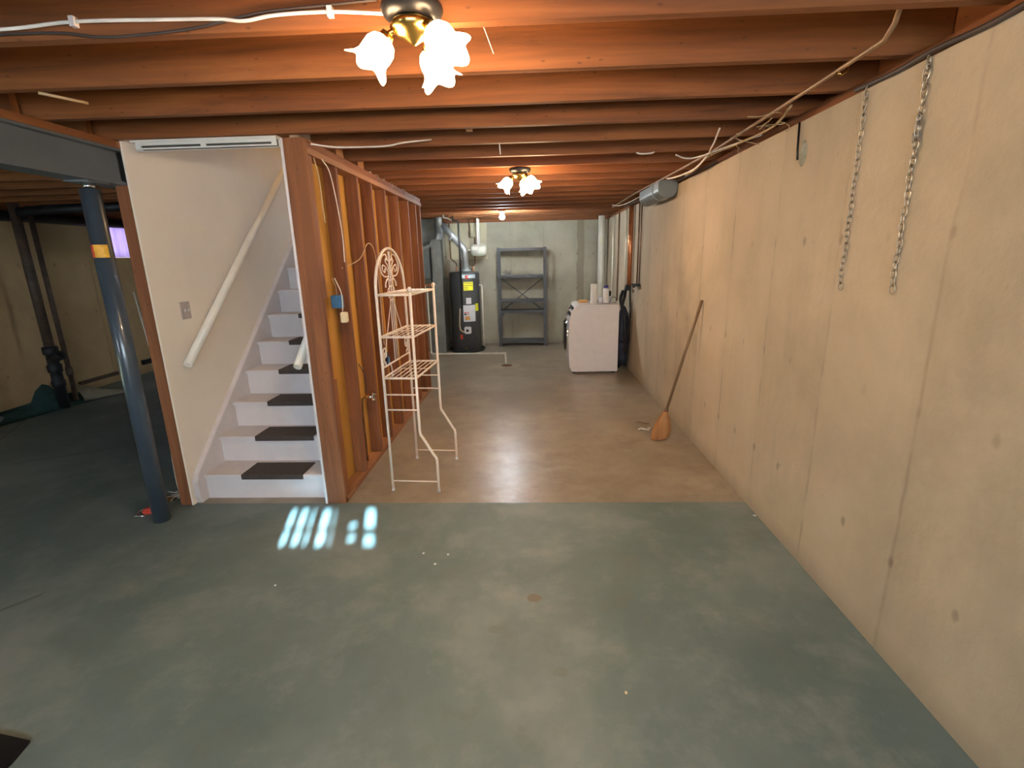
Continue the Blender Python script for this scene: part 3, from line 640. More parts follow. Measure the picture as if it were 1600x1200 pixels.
tube_obj('drain_cock', [(wx+0.03, wyc-wr+0.01, 0.10), (wx+0.03, wyc-wr-0.05, 0.10), (wx+0.03, wyc-wr-0.06, 0.07)], 0.014, m_brass, t, 10)
tube_obj('relief_pipe', [(wx+wr-0.02, wyc-0.05, 1.16), (wx+wr+0.035, wyc-0.05, 1.16), (wx+wr+0.045, wyc-0.06, 1.13), (wx+wr+0.05, wyc-0.07, 0.08)], 0.013, m_pvc, t, 10)
bm = BM(); lathe(bm, [(0.10, 1.395), (0.10, 1.41), (0.055, 1.45), (0.052, 1.46)], 24, T(wx+0.03, wyc, 0)); obj('draft_hood', bm, m_galv, t)
tube_obj('pipe_stub', [(wx-0.12, wyc-0.08, 1.385), (wx-0.12, wyc-0.08, 1.47)], 0.012, m_copper, t)
tube_obj('pipe_stub', [(wx+0.16, wyc-0.05, 1.375), (wx+0.16, wyc-0.05, 1.47)], 0.012, m_copper, t)
# vent pipe
t = thing('vent_pipe', 'shiny galvanised vent pipe joining water heater and furnace', 'vent pipe', (-1.54, 8.75, 2.0))
vz = wyc
tube_obj('riser', [(wx+0.03, vz, 1.44), (wx+0.03, vz, 1.70), (wx+0.015, vz, 1.775), (wx-0.03, vz, 1.83), (wx-0.08, vz, 1.875)], 0.052, m_galv, t, 20)
tube_obj('diagonal_run', [(wx-0.06, vz, 1.86), (-1.50, vz, 2.18)], 0.054, m_galv, t, 20)
bm = BM(); tube(bm, [(wx-0.19, vz, 1.95), (wx-0.215, vz, 1.972)], 0.058, 20); obj('joint_band', bm, m_galv, t)
tube_obj('vertical_run', [(-1.56, vz, 2.05), (-1.56, vz, 2.45)], 0.062, m_galv, t, 20)
tube_obj('furnace_elbow', [(-1.56, vz, 2.08), (-1.565, vz, 2.0), (-1.60, vz, 1.93), (-1.67, vz, 1.88), (-1.95, vz, 1.76), (-2.05, vz, 1.715)], 0.060, m_galv, t, 20)
bm = BM(); tube(bm, [(-1.70, vz, 1.865), (-1.725, vz, 1.855)], 0.066, 20); obj('joint_band', bm, m_galv, t)
# backer board, expansion tank, pipes
box = BM(); bx(box, -1.55, -0.79, YB-0.02, YB-0.001, 1.60, 2.235); tag(obj('backer_board', box, m_panel), 'beige plywood board on the far wall behind the vent pipe', 'board')
t = thing('expansion_tank', 'small ivory tank hanging on a white strap beside the vent', 'tank', (-0.92, 9.10, 1.66))
bm = BM(); lathe(bm, [(0.0, -0.15), (0.06, -0.145), (0.098, -0.12), (0.105, -0.09), (0.105, 0.09), (0.098, 0.12), (0.06, 0.145), (0.0, 0.15)], 28, T(-0.92, 9.10, 1.755) @ Matrix.Rotation(PI/2, 4, 'Y'), caps=False); obj('tank_body', bm, m_ivory, t)
bm = BM(); bx(bm, -0.935, -0.905, 8.985, 8.995, 1.70, 2.29); bx(bm, -0.935, -0.905, 8.985, 9.215, 1.640, 1.648); bx(bm, -0.935, -0.905, 9.207, 9.215, 1.64, 2.29); obj('strap', bm, m_trim, t)
tube_obj('inlet_pipe', [(-1.07, 9.10, 1.755), (-1.13, 9.10, 1.755), (-1.145, 9.10, 1.74), (-1.145, 9.10, 1.52), (-1.08, 9.08, 1.45), (-1.0, 9.0, 1.46)], 0.012, m_pvc, t, 8)
tag(tube_obj('gas_pipe', [(-1.27, 8.46, 2.29), (-1.265, 8.46, 2.22), (-1.20, 8.46, 2.215), (-1.18, 8.46, 2.20), (-1.175, 8.46, 1.75), (-1.178, 8.46, 0.78)], 0.016, m_black, None, 10), 'black gas pipe dropping in front of the water heater', 'pipe')
tag(tube_obj('water_pipe', [(-1.47, 9.33, 2.235), (-1.47, 9.33, 1.62), (-1.35, 9.2, 1.53), (wx-0.12, wyc-0.02, 1.49)], 0.011, m_dcop, None, 8), 'thin dark water pipe down the beige board', 'pipe')
tag(tube_obj('water_pipe', [(-1.09, 9.2, 2.29), (-1.085, 9.2, 1.98), (-1.0, 9.2, 1.97), (-1.0, 9.15, 1.52), (wx+0.16, wyc+0.0, 1.48)], 0.011, m_dcop, None, 8), 'dark copper water pipe turning beside the ivory tank', 'pipe')
t = thing('shutoff_pipework', 'pale pipes with valve at the ceiling above the heater', 'pipes', (-1.35, 8.5, 2.25))
tube_obj('pipe', [(-1.43, 8.52, 2.33), (-1.42, 8.50, 2.275), (-1.36, 8.5, 2.262), (-1.29, 8.5, 2.225)], 0.013, m_pvc, t, 8, 5)
tube_obj('pipe', [(-1.33, 8.54, 2.34), (-1.34, 8.54, 2.28)], 0.012, m_copper, t)
# furnace
t = thing('furnace', 'grey sheet-metal furnace mostly hidden behind the stud wall', 'furnace', (-1.85, 8.95, 0))
bm = BM(); bx(bm, -2.22, -1.53, 8.58, 9.28, 0, 1.28); obj('cabinet', bm, m_duct, t, 0.006)
bm = BM(); bx(bm, -2.18, -1.60, 8.9, 9.28, 1.28, 2.29); obj('plenum', bm, m_duct, t, 0.004)
bm = BM(); bx(bm, -1.66, -1.50, 8.50, 8.575, 0.0, 1.93); obj('return_duct', bm, m_duct, t, 0.004)
box_obj('label_strip', (-1.80, -1.665, 8.57, 8.579, 1.16, 1.20), m_copper, t)
box_obj('label_strip', (-1.70, -1.668, 8.560, 8.568, 1.23, 1.29), m_ivory, t)
tube_obj('gas_line', [(-1.69, 8.53, 1.80), (-1.69, 8.53, 1.30), (-1.68, 8.53, 1.18), (-1.68, 8.53, 0.95)], 0.011, m_black, t)
t = thing('condensate_line', 'white plastic drain pipe running along the floor to the drain', 'pipe', (-1.1, 8.42, 0))
dl = [(-1.85, 8.36, 1.10), (-1.77, 8.36, 1.115), (-1.745, 8.36, 1.09), (-1.742, 8.36, 0.035), (-1.72, 8.36, 0.018), (-0.47, 8.33, 0.018), (-0.45, 8.31, 0.018), (-0.40, 7.50, 0.018)]
tube_obj('pipe', dl, 0.016, m_pvc, t, 10)
tube_obj('elbow', [(-1.742, 8.36, 0.06), (-1.742, 8.36, 0.025), (-1.735, 8.36, 0.020), (-1.70, 8.36, 0.020)], 0.0195, m_pvc, t, 10)
tube_obj('elbow', [(-0.50, 8.33, 0.020), (-0.46, 8.33, 0.020), (-0.449, 8.31, 0.020), (-0.447, 8.28, 0.020)], 0.0195, m_pvc, t, 10)
t = thing('condensate_trap', 'bright white plastic trap bottle at the furnace edge', 'trap', (-1.80, 8.36, 1.12))
bm = BM(); lathe(bm, [(0.03, 1.13), (0.04, 1.15), (0.036, 1.20), (0.022, 1.215), (0.03, 1.235), (0.028, 1.30), (0.014, 1.42), (0.006, 1.44)], 16, T(-1.80, 8.36, 0)); obj('bottle', bm, m_paper, t)
t = thing('floor_drain', 'round rusty floor drain at the end of the white pipe', 'floor drain', (-0.384, 7.42, 0))
bm = BM(); lathe(bm, [(0.085, 0.0), (0.085, 0.004), (0.07, 0.005), (0.068, 0.002)], 32, T(-0.384, 7.42, 0)); obj('rim', bm, m_rustd, t)
bm = BM(); lathe(bm, [(0.068, 0.001), (0.068, 0.0025), (0, 0.0025)], 32, T(-0.384, 7.42, 0)); obj('grate', bm, m_rustd, t)

# ------------------------------------------------------------ steel shelving
t = thing('shelving_unit', 'empty dark grey steel shelving against the far wall', 'shelving', (-0.155, 9.24, 0))
a0, a1, b0, b1 = -0.60, 0.285, 9.10, 9.39
for x, sx in ((a0, 1), (a1, -1)):
    for y, sy in ((b0, 1), (b1, -1)):
        bm = BM(); prism(bm, [(x, y), (x+sx*0.05, y), (x+sx*0.05, y+sy*0.003), (x+sx*0.003, y+sy*0.003), (x+sx*0.003, y+sy*0.04), (x, y+sy*0.04)], 'Z', 0, 1.785); obj('upright', bm, m_shelf, t)
for z in (1.775, 1.30, 0.86, 0.67, 0.115):
    h = 0.045
    bm = BM(); bx(bm, a0+0.004, a1-0.004, b0+0.004, b1-0.004, z-0.003, z); bx(bm, a0+0.004, a1-0.004, b0-0.002, b0+0.002, z-h, z); bx(bm, a0+0.004, a1-0.004, b1-0.006, b1-0.004, z-h, z)
    bx(bm, a0+0.004, a0+0.006, b0+0.004, b1-0.004, z-h, z); bx(bm, a1-0.006, a1-0.004, b0+0.004, b1-0.004, z-h, z)
    obj('shelf', bm, m_shelf, t)
for s in (0, 1):
    p, q = (a0+0.05, a1-0.05) if s == 0 else (a1-0.05, a0+0.05)
    bm = BM(); zA, zB = 1.25, 0.62; v = [(p, zA), (p+(0.0), zA-0.025), (q, zB-0.0), (q, zB+0.025)]
    prism(bm, [(a, b1+0.001+s*0.003, ) if False else (a, c) for a, c in v], 'Y', b1+0.001+s*0.003, b1+0.003+s*0.003); obj('cross_brace', bm, m_shelf, t)
for x, s in ((a0+0.05, 1), (a1-0.05, -1)):
    bm = BM(); prism(bm, [(x, 0.625), (x+s*0.07, 0.625), (x, 0.555)], 'Y', b0-0.001, b0+0.002); obj('gusset', bm, m_shelf, t)
bm = BM()
for k in range(6): tube(bm, [(-0.48+0.02*k, 9.25, 1.302), (-0.50+0.03*k, 9.24+0.01*(k % 2), 1.37+0.01*(k % 3))], 0.008, 6)
tag(obj('small_rag', bm, m_duct), 'small dark scrap lying on the second shelf of the steel unit', 'scrap')

# ------------------------------------------------------------ washing machine
t = thing('washing_machine', 'white front-loading washing machine seen from its side', 'washing machine', (0.87, 7.16, 0))
bm = BM(); ya, yb = 6.82, 7.50
prism(bm, [(0.56, 0.02), (0.53, 0.10), (0.515, 0.50), (0.528, 0.74), (0.56, 0.86), (0.605, 0.925), (0.64, 0.94), (1.205, 0.94), (1.205, 0.02)], 'Y', ya, yb); obj('body', bm, m_washer, t, 0.008)
bm = BM(); prism(bm, [(0.60, 0.941), (0.66, 0.957), (1.20, 0.957), (1.205, 0.941)], 'Y', ya+0.004, yb-0.004); obj('lid', bm, m_washer, t, 0.003)
nrm = Matrix.Rotation(-PI/2, 4, 'Y')
bm = BM(); lathe(bm, [(0.235, 0.0), (0.235, 0.02), (0.215, 0.045), (0.18, 0.055), (0.0, 0.062)], 40, T(0.518, 7.16, 0.50) @ nrm); door = obj('door', bm, m_glass, t)
bm = BM(); lathe(bm, [(0.237, 0.0), (0.250, 0.004), (0.250, 0.018), (0.232, 0.024)], 40, T(0.518, 7.16, 0.50) @ nrm); obj('door_ring', bm, m_chrome, door)
bm = BM(); prism(bm, [(0.545, 0.80), (0.535, 0.80), (0.590, 0.915), (0.600, 0.915)], 'Y', 6.90, 7.42); obj('control_panel', bm, m_glass, t)
bm = BM(); lathe(bm, [(0.035, 0.0), (0.033, 0.025), (0.0, 0.028)], 24, T(0.555, 7.16, 0.86) @ Matrix.Rotation(-PI/2+0.45, 4, 'Y')); obj('dial', bm, m_chrome, t)
bm = BM(); bx(bm, 0.522, 0.532, 7.25, 7.42, 0.765, 0.80); obj('drawer_handle', bm, m_glass, t)
for x, y in ((0.60, 6.87), (1.15, 6.87), (0.60, 7.45), (1.15, 7.45)):
    bm = BM(); lathe(bm, [(0.022, 0.0), (0.022, 0.02)], 12, T(x, y, 0)); obj('foot', bm, m_black, t)
for z in (0.80, 0.71, 0.62):
    bm = BM(); lathe(bm, [(0.0, -0.0), (0.022, 0.001), (0.028, 0.0015), (0.033, 0.0)], 16, T(0.70, ya+0.0005, z) @ Matrix.Rotation(PI/2, 4, 'X'), caps=False); obj('panel_dimple', bm, m_washer, t)
# things on the washer
ZL = 0.9575
bm = BM(); lathe(bm, [(0.018, 0), (0.048, 0), (0.049, 0.005), (0.049, 0.265), (0.047, 0.27), (0.018, 0.27)], 28, T(0.885, 7.05, ZL)); tag(obj('paper_towel_roll', bm, m_towel), 'upright white paper towel roll on the washing machine', 'paper towels')
bm = BM(); lathe(bm, [(0.030, 0), (0.034, 0.09), (0.0, 0.091)], 20, T(0.985, 7.08, ZL)); tag(obj('cup', bm, m_paper), 'small white cup between the towel roll and blue-capped bottle', 'cup')
t = thing('detergent_bottle', 'white bottle with dark blue cap on the washing machine', 'bottle', (1.06, 7.10, ZL))
bm = BM(); lathe(bm, [(0.040, 0), (0.043, 0.01), (0.043, 0.19), (0.030, 0.205), (0.028, 0.21)], 24, T(1.06, 7.10, ZL)); obj('body', bm, m_towel, t)
bm = BM(); lathe(bm, [(0.033, 0.208), (0.033, 0.238), (0.0, 0.239)], 20, T(1.06, 7.10, ZL)); obj('cap', bm, m_purp, t)
t = thing('spray_bottle', 'small dark-topped bottle at the back corner of the washer', 'bottle', (1.125, 7.20, ZL))
bm = BM(); lathe(bm, [(0.030, 0), (0.032, 0.06), (0.022, 0.085)], 20, T(1.125, 7.20, ZL)); obj('body', bm, m_paper, t)
bm = BM(); lathe(bm, [(0.021, 0.086), (0.024, 0.15), (0.018, 0.158)], 16, T(1.125, 7.20, ZL)); obj('cap', bm, m_black, t)
bm = BM(); lathe(bm, [(0.0, 0.0), (0.07, 0.002), (0.078, 0.02), (0.05, 0.035), (0.0, 0.038)], 20, T(0.75, 7.22, ZL)); tag(obj('cleaning_sponge', bm, m_orangep), 'orange round scrubber lying on the washer top', 'sponge')
tag(tube_obj('bent_wire', [(1.10,7.0,ZL+0.004),(1.12,7.0,ZL+0.07),(1.15,7.0,ZL+0.085),(1.18,7.0,ZL+0.075),(1.19,7.0,ZL+0.02),(1.16,7.0,ZL+0.006)], 0.004, m_black, None, 6, 4), 'bent black wire on the back edge of the washer top', 'wire')
# laundry hookup behind the washer
t = thing('washer_hoses', 'tangle of black washer hoses between machine and wall', 'hoses', (1.31, 7.0, 0))
tube_obj('hose', [(1.33,7.02,1.20),(1.30,6.98,1.05),(1.27,6.95,0.92),(1.30,6.90,0.7),(1.31,6.9,0.35),(1.28,6.95,0.12),(1.23,7.1,0.08)], 0.020, m_black, t, 10, 6)
tube_obj('hose', [(1.35,6.86,1.18),(1.345,6.82,1.02),(1.35,6.80,0.85),(1.34,6.83,0.6),(1.30,6.85,0.45),(1.24,6.9,0.42)], 0.014, m_black, t, 10, 6)
tube_obj('hose', [(1.30,7.1,1.12),(1.26,7.05,1.0),(1.30,7.05,0.8),(1.27,7.0,0.5),(1.3,7.0,0.2),(1.25,7.05,0.03)], 0.024, m_black, t, 10, 6)
bm = BM(); lathe(bm, [(0.05, 0), (0.075, 0.08), (0.085, 0.35), (0.075, 0.6), (0.055, 0.75), (0.03, 0.82), (0.01, 0.84)], 20, T(1.30, 6.98, 0.08)); 
for v in bm.verts: v.co.x += 0.012*math.sin(v.co.z*25+v.co.y*30); v.co.y += 0.015*math.sin(v.co.z*18+v.co.x*40)
tag(obj('hanging_bag', bm, m_navy), 'dark blue bag hanging between the washer and the wall', 'bag')
t = thing('washer_valve', 'brass and black washer shut-off valves low on the wall pipes', 'valve', (1.35, 6.7, 1.2))
bm = BM(); bx(bm, 1.32, 1.39, 6.42, 6.66, 1.215, 1.245); obj('bracket', bm, m_black, t, 0.004)
bm = BM(); lathe(bm, [(0.016, -0.06), (0.018, 0.0), (0.012, 0.02)], 12, T(1.35, 6.62, 1.19)); obj('spigot', bm, m_chrome, t)
bm = BM(); bx(bm, 1.31, 1.38, 6.94, 7.03, 1.13, 1.21); obj('valve_body', bm, m_black, t, 0.01)
# vertical pipes on the right wall and far corner
def vpipe(x, y, z0, z1, r, mat, label): return tag(tube_obj('wall_pipe', [(x, y, z0), (x, y, z1)], r, mat, None, 16), label, 'pipe', 'vertical pipes behind the washer')
vpipe(1.27, 9.2, 0.0, 2.29, 0.058, m_pvc, 'thick white plastic pipe in the far right corner')
vpipe(1.375, 8.55, 0.9, 2.24, 0.014, m_pvc, 'thin pale pipe nearest the far right corner on the wall')
vpipe(1.378, 8.05, 0.9, 2.24, 0.012, m_dcop, 'thin dark pipe second from the far corner on the right wall')
vpipe(1.37, 7.38, 0.9, 2.24, 0.014, m_pvc, 'thin white pipe just behind the thick copper pipe')
vpipe(1.355, 6.98, 1.18, 2.24, 0.034, m_copper, 'thick orange copper pipe on the right wall by the washer')
vpipe(1.382, 6.60, 1.24, 2.24, 0.009, m_dcop, 'thin brown pipe just in front of the thick copper pipe')
vpipe(1.382, 6.47, 1.24, 2.24, 0.009, m_dcop, 'thin brown pipe nearest the camera, ending at the valve bracket')

# ------------------------------------------------------------ grey duct box and cables along the wall top
t = thing('duct_boot', 'grey rounded metal duct box hanging at the right wall top', 'duct', (1.3, 5.2, 2.1))
bm = BM(); pr_ = []
for k in range(13):
    a = -PI*k/12; pr_.append((1.305+0.09*math.cos(a), 2.205+0.085*math.sin(a)))
pr_ = [(1.395, 2.28)]+pr_+[(1.215, 2.28)]
prism(bm, pr_, 'Y', 5.0, 5.85); obj('body', bm, m_grey, t, 0.012)
bm = BM(); prism(bm, [(x+(0.01 if x > 1.29 else -0.01)*0.6, z-0.006) for x, z in pr_], 'Y', 5.22, 5.25); obj('seam_band', bm, m_grey, t)
tag(tube_obj('conduit', [(1.13,1.77,2.40),(1.145,1.79,2.33),(1.165,1.84,2.295),(1.19,1.92,2.277),(1.205,2.3,2.276),(1.215,2.6,2.276),(1.26,3.7,2.28),(1.25,4.6,2.283),(1.2,6.0,2.283),(1.2,7.6,2.283)], 0.0085, m_conduit, None, 10), 'tan conduit running under the joists along the right wall', 'conduit')
tag(tube_obj('conduit_clip', [(1.19,2.18,2.262),(1.21,2.18,2.258),(1.228,2.18,2.27),(1.23,2.18,2.296)], 0.005, m_brass, None, 8), 'small clip holding the tan conduit to a joist', 'clip')
tag(tube_obj('electrical_cable', [(1.40,1.35,2.30),(1.385,1.55,2.262),(1.392,1.75,2.25),(1.385,1.95,2.256),(1.39,2.15,2.25),(1.40,2.4,2.262)], 0.010, m_dcable, None, 8, 6), 'thick black cable along the wall top above the chains', 'cable')
tag(tube_obj('electrical_cable', [(1.25,1.66,2.38),(1.30,1.66,2.30),(1.36,1.64,2.27),(1.39,1.60,2.262)], 0.007, m_dcable, None, 8, 6), 'short black cable dropping from the joists near the right corner', 'cable')
cab = [([(1.30,2.75,2.30),(1.33,3.0,2.262),(1.30,3.4,2.26),(1.26,3.8,2.262),(1.33,4.3,2.255),(1.37,4.7,2.27)], 0.006, m_tcable, 'tan cable bundled at the wall top right of the duct box'),
       ([(1.08,3.10,2.285),(1.14,3.35,2.262),(1.20,3.6,2.258),(1.25,3.72,2.262)], 0.005, m_cable, 'loose pale cable end curling up under the joists'),
       ([(1.02,3.75,2.27),(1.10,3.80,2.255),(1.18,3.76,2.255),(1.28,3.45,2.262),(1.36,3.2,2.265)], 0.005, m_cable, 'short loose pale cable crossing the bundle'),
       ([(1.24,3.75,2.262),(1.27,4.1,2.235),(1.25,4.4,2.23),(1.24,4.7,2.25),(1.27,4.95,2.286)], 0.007, m_cable, 'pale cable sagging towards the grey duct box'),
       ([(1.39,4.0,2.258),(1.38,4.6,2.262),(1.395,5.9,2.27),(1.36,6.5,2.266),(1.33,7.4,2.268)], 0.009, m_dcable, 'dark cable following the wall top behind the duct box'),
       ([(1.15,7.3,2.285),(1.18,7.0,2.245),(1.25,6.75,2.25),(1.31,6.3,2.275),(1.33,5.9,2.285)], 0.005, m_cable, 'thin pale cable loop near the copper pipe top')]
for pts, r, mt_, lb in cab: tag(tube_obj('electrical_cable', pts, r, mt_, None, 8, 6), lb, 'cable')
bm = BM(); random.seed(4)
for k in range(9):
    p = Vector((1.28+random.uniform(-.05, .06), 2.75+k*0.09, 2.268)); P = [p]
    d = Vector((random.uniform(-1, 1), random.uniform(-1, 1), random.uniform(-.2, .3)))
    for j in range(5):
        d += Vector((random.uniform(-1, 1), random.uniform(-1, 1), random.uniform(-.3, .3)))*0.7; d.normalize(); P.append(P[-1]+d*0.035); P[-1].z = max(2.235, min(2.29, P[-1].z)); P[-1].x = min(1.395, P[-1].x)
    tube(bm, smooth_path(P, 4), 0.0025, 5)
tag(obj('wire_tangle', bm, m_tcable), 'tangle of thin wires at the wall top above the hanging rod', 'wires', kind='stuff')
t = thing('wall_rod', 'short dark rod set into grey putty near the wall top', 'rod', (1.385, 2.81, 2.06))
tube_obj('rod', [(1.388, 2.83, 2.24), (1.386, 2.815, 2.10), (1.388, 2.81, 2.06)], 0.0055, m_black, t)
bm = BM(); lathe(bm, [(0.0, 0.016), (0.02, 0.013), (0.034, 0.005), (0.038, 0.0)], 20, T(1.4005, 2.785, 2.085) @ Matrix.Rotation(-PI/2, 4, 'Y') @ Matrix.Diagonal((1.7, 0.9, 1, 1)), caps=False); obj('putty_patch', bm, m_putty, t)
# chains
def chain(y, z0, z1, label, loops=0):
    t = thing('hanging_chain', label, 'chain', (1.386, y, z1), 'chains on the right wall')
    bm = BM(); pitch = 0.0285; n = int((z0-z1)/pitch); x = 1.388
    for i in range(n):
        z = z0-pitch*(i+0.5); big = loops and i < 4
        L_, w_, wr_ = (0.023, 0.012, 0.0026) if big else (0.0185, 0.0105, 0.0025)
        a = 0.35 if i % 2 else 0.35+PI/2
        pts = []
        for k in range(14):
            th = 2*PI*k/14; u = w_*math.cos(th)*(1.0 if abs(math.cos(th)) > 0.5 else 1.1); v = L_*math.sin(th)
            dx = -u*math.sin(a)*0.8; dy = u*math.cos(a)
            pts.append((min(x+dx, 1.397), y+dy+0.004*math.sin(i*1.1), z+v))
        tube(bm, pts, wr_, 6, closed=True)
    obj('links', bm, m_chain, t)
    tube_obj('hook', [(1.41, y, z0+0.03), (1.392, y, z0+0.03), (1.384, y, z0+0.015), (1.384, y, z0-0.005), (1.39, y, z0-0.012)], 0.0035, m_chain, t, 8, 4)
    if loops:
        bm = BM()
        for i in range(5):
            pts = []
            for k in range(14):
                th = 2*PI*k/14; pts.append((1.376+0.012*math.cos(th)*math.cos(i), y-0.012+0.011*math.cos(th)*math.sin(i+1)+0.008*(i % 2), 2.045-0.02*i+0.018*math.sin(th)))
            tube(bm, pts, 0.0026, 6, closed=True)
        obj('doubled_links', bm, m_chain, t)
chain(1.98, 2.235, 1.412, 'steel chain on the right wall, nearer the camera, doubled near its top', 1)
chain(2.306, 2.228, 1.408, 'thinner-looking steel chain on the right wall, farther from the camera')

# ------------------------------------------------------------ broom
t = thing('broom', 'straw broom with thin wooden handle leaning on the right wall', 'broom', (1.13, 4.17, 0))
A, B = Vector((1.162, 4.165, 0.24)), Vector((1.386, 4.09, 1.235))
tube_obj('handle', [A, B], 0.0125, m_handle, t, 12)
bm = BM(); rings = []; n = 28; dd = (B-A).normalized()
prof = [(0.0, 0.022, 0.02), (0.03, 0.032, 0.024), (0.07, 0.055, 0.032), (0.12, 0.073, 0.038), (0.17, 0.083, 0.040), (0.215, 0.085, 0.038), (0.238, 0.080, 0.033), (0.25, 0.068, 0.026)]
cen0 = Vector((1.168, 4.163, 0.27)); cen1 = Vector((1.128, 4.175, 0.004))
for s, a, b in prof:
    c = cen0.lerp(cen1, s/0.25)
    ring = []
    for k in range(n):
        th = 2*PI*k/n; j = 1+0.05*math.sin(k*5.3)*(s/0.25)
        z = c.z + (0.012*math.cos(th) if s > 0.2 else 0)
        ring.append(bm.verts.new((c.x+a*j*math.cos(th), c.y+b*j*math.sin(th), max(0.002, z))))
    rings.append(ring)
for P, Q in zip(rings, rings[1:]):
    for k in range(n): bm.faces.new((P[k], P[(k+1) % n], Q[(k+1) % n], Q[k])).smooth = True
bm.faces.new(rings[0]); bm.faces.new(rings[-1][::-1]); obj('straw_head', bm, m_straw, t)
tube_obj('binding', [A+dd*0.0, A+dd*0.05], 0.018, m_rustd, t, 12)
bm = BM()
for k in range(4): tube(bm, [(1.0+0.03*k, 4.45+0.02*(k % 2), 0.004), (1.03+0.03*k, 4.47-0.03*(k % 3), 0.007)], 0.006+0.003*(k % 2), 5)
tag(obj('plaster_crumbs', bm, m_trim), 'few white plaster crumbs on the floor left of the broom', 'debris')
tag(tube_obj('twig', [(1.03, 4.67, 0.005), (1.10, 4.61, 0.006), (1.14, 4.60, 0.005)], 0.005, m_handle, None, 6), 'thin brown stick on the floor behind the crumbs', 'stick')
def chip(x, y, r, mat, label, nm='paint_chip'):
    bm = BM(); n = 7; A_ = [bm.verts.new((x+r*(0.7+0.4*random.random())*math.cos(2*PI*k/n), y+r*(0.7+0.4*random.random())*math.sin(2*PI*k/n), 0.0015)) for k in range(n)]
    B_ = [bm.verts.new((v.co.x, v.co.y, 0.004)) for v in A_]; bm.faces.new(A_[::-1]); bm.faces.new(B_)
    for k in range(n): bm.faces.new((A_[k], A_[(k+1) % n], B_[(k+1) % n], B_[k]))
    tag(obj(nm, bm, mat), label, 'debris')
chip(0.339, 1.525, 0.007, m_beige, 'tiny pale chip on the green floor nearest the camera')
chip(-0.538, 2.328, 0.008, m_paper, 'tiny white chip on the green floor, lowest of three specks')
chip(-0.482, 2.417, 0.007, m_paper, 'tiny white chip on the green floor, right of the three specks')
chip(-0.622, 2.429, 0.007, m_paper, 'tiny white chip on the green floor, left of the three specks')
chip(-1.33, 2.145, 0.007, m_paper, 'tiny white chip on the green floor at left')
chip(1.385, 2.84, 0.012, m_paper, 'small white crumb at the foot of the right wall')

# ------------------------------------------------------------ left room: drain stack, pipe, loose flooring
t = thing('soil_stack', 'brown vertical drain stack with black cleanout in the left room', 'pipe', (-5.545, 5.40, 0))
bm = BM(); lathe(bm, [(0.047, 0.70), (0.047, 2.29)], 24, T(-5.545, 5.40, 0)); obj('stack_pipe', bm, m_rust, t)
bm = BM(); lathe(bm, [(0.055, 0), (0.055, 0.26), (0.066, 0.27), (0.066, 0.33), (0.056, 0.34), (0.056, 0.43), (0.070, 0.44), (0.070, 0.52), (0.056, 0.53), (0.056, 0.64), (0.074, 0.65), (0.074, 0.73), (0.05, 0.74)], 24, T(-5.545, 5.40, 0)); obj('cleanout_fitting', bm, m_iron, t)
bm = BM(); lathe(bm, [(0.045, 0.0), (0.045, 0.10), (0.052, 0.105), (0.052, 0.13), (0.0, 0.131)], 20, T(-5.52, 5.38, 0.585) @ Matrix.Rotation(math.radians(65), 4, 'Y')); obj('cleanout_plug', bm, m_iron, t)
t = thing('vent_stack', 'slim brown vertical pipe right of the drain stack', 'pipe', (-5.63, 5.65, 0))
bm = BM(); lathe(bm, [(0.026, 0), (0.026, 2.29)], 20, T(-5.63, 5.65, 0)); obj('pipe', bm, m_rust, t)
bm = BM(); lathe(bm, [(0.034, 0.34), (0.036, 0.36), (0.036, 0.42), (0.034, 0.44)], 20, T(-5.63, 5.65, 0)); obj('coupling', bm, m_rust, t)
tag(tube_obj('drain_line', [(-5.80, YF+0.3, 2.13), (-5.80, 2.0, 2.16), (-5.80, 5.0, 2.18), (-5.80, 7.4, 2.20)], 0.06, m_iron, None, 16), 'black horizontal drain pipe under the joists of the left room', 'pipe')
tag(tube_obj('drain_line', [(-4.2, 5.40, 2.23), (-5.2, 5.40, 2.22), (-5.49, 5.40, 2.20)], 0.048, m_iron, None, 16), 'black branch drain pipe feeding the brown stack', 'pipe')
def sheet(pts_rows, mat, name, label, th=0.006):
    bm = BM(); R_ = [[bm.verts.new(p) for p in row] for row in pts_rows]
    for A_, B_ in zip(R_, R_[1:]):
        for k in range(len(A_)-1):
            f = bm.faces.new((A_[k], A_[k+1], B_[k+1], B_[k])); f.smooth = True
    bmesh.ops.solidify(bm, geom=list(bm.faces), thickness=th)
    return tag(obj(name, bm, mat), label, 'flooring')
sheet([[(-5.74,5.14,0.006),(-5.63,5.23,0.006),(-5.53,5.32,0.006)], [(-5.77,5.24,0.12),(-5.67,5.30,0.13),(-5.57,5.36,0.11)], [(-5.80,5.34,0.22),(-5.74,5.38,0.25),(-5.66,5.44,0.21)], [(-5.80,5.42,0.27),(-5.785,5.43,0.285),(-5.74,5.46,0.26)]], m_greenf, 'loose_flooring', 'dark green sheet flooring curled up behind the drain stack')
sheet([[(-5.50,5.62,0.008),(-5.43,5.86,0.008),(-5.33,6.10,0.008)], [(-5.60,5.72,0.03),(-5.50,5.93,0.03),(-5.35,6.12,0.012)], [(-5.72,5.80,0.10),(-5.60,5.97,0.06),(-5.38,6.14,0.016)], [(-5.80,5.86,0.18),(-5.68,6.00,0.09),(-5.40,6.16,0.02)]], m_creamf, 'loose_flooring', 'cream-backed flooring flap curling up right of the slim pipe')
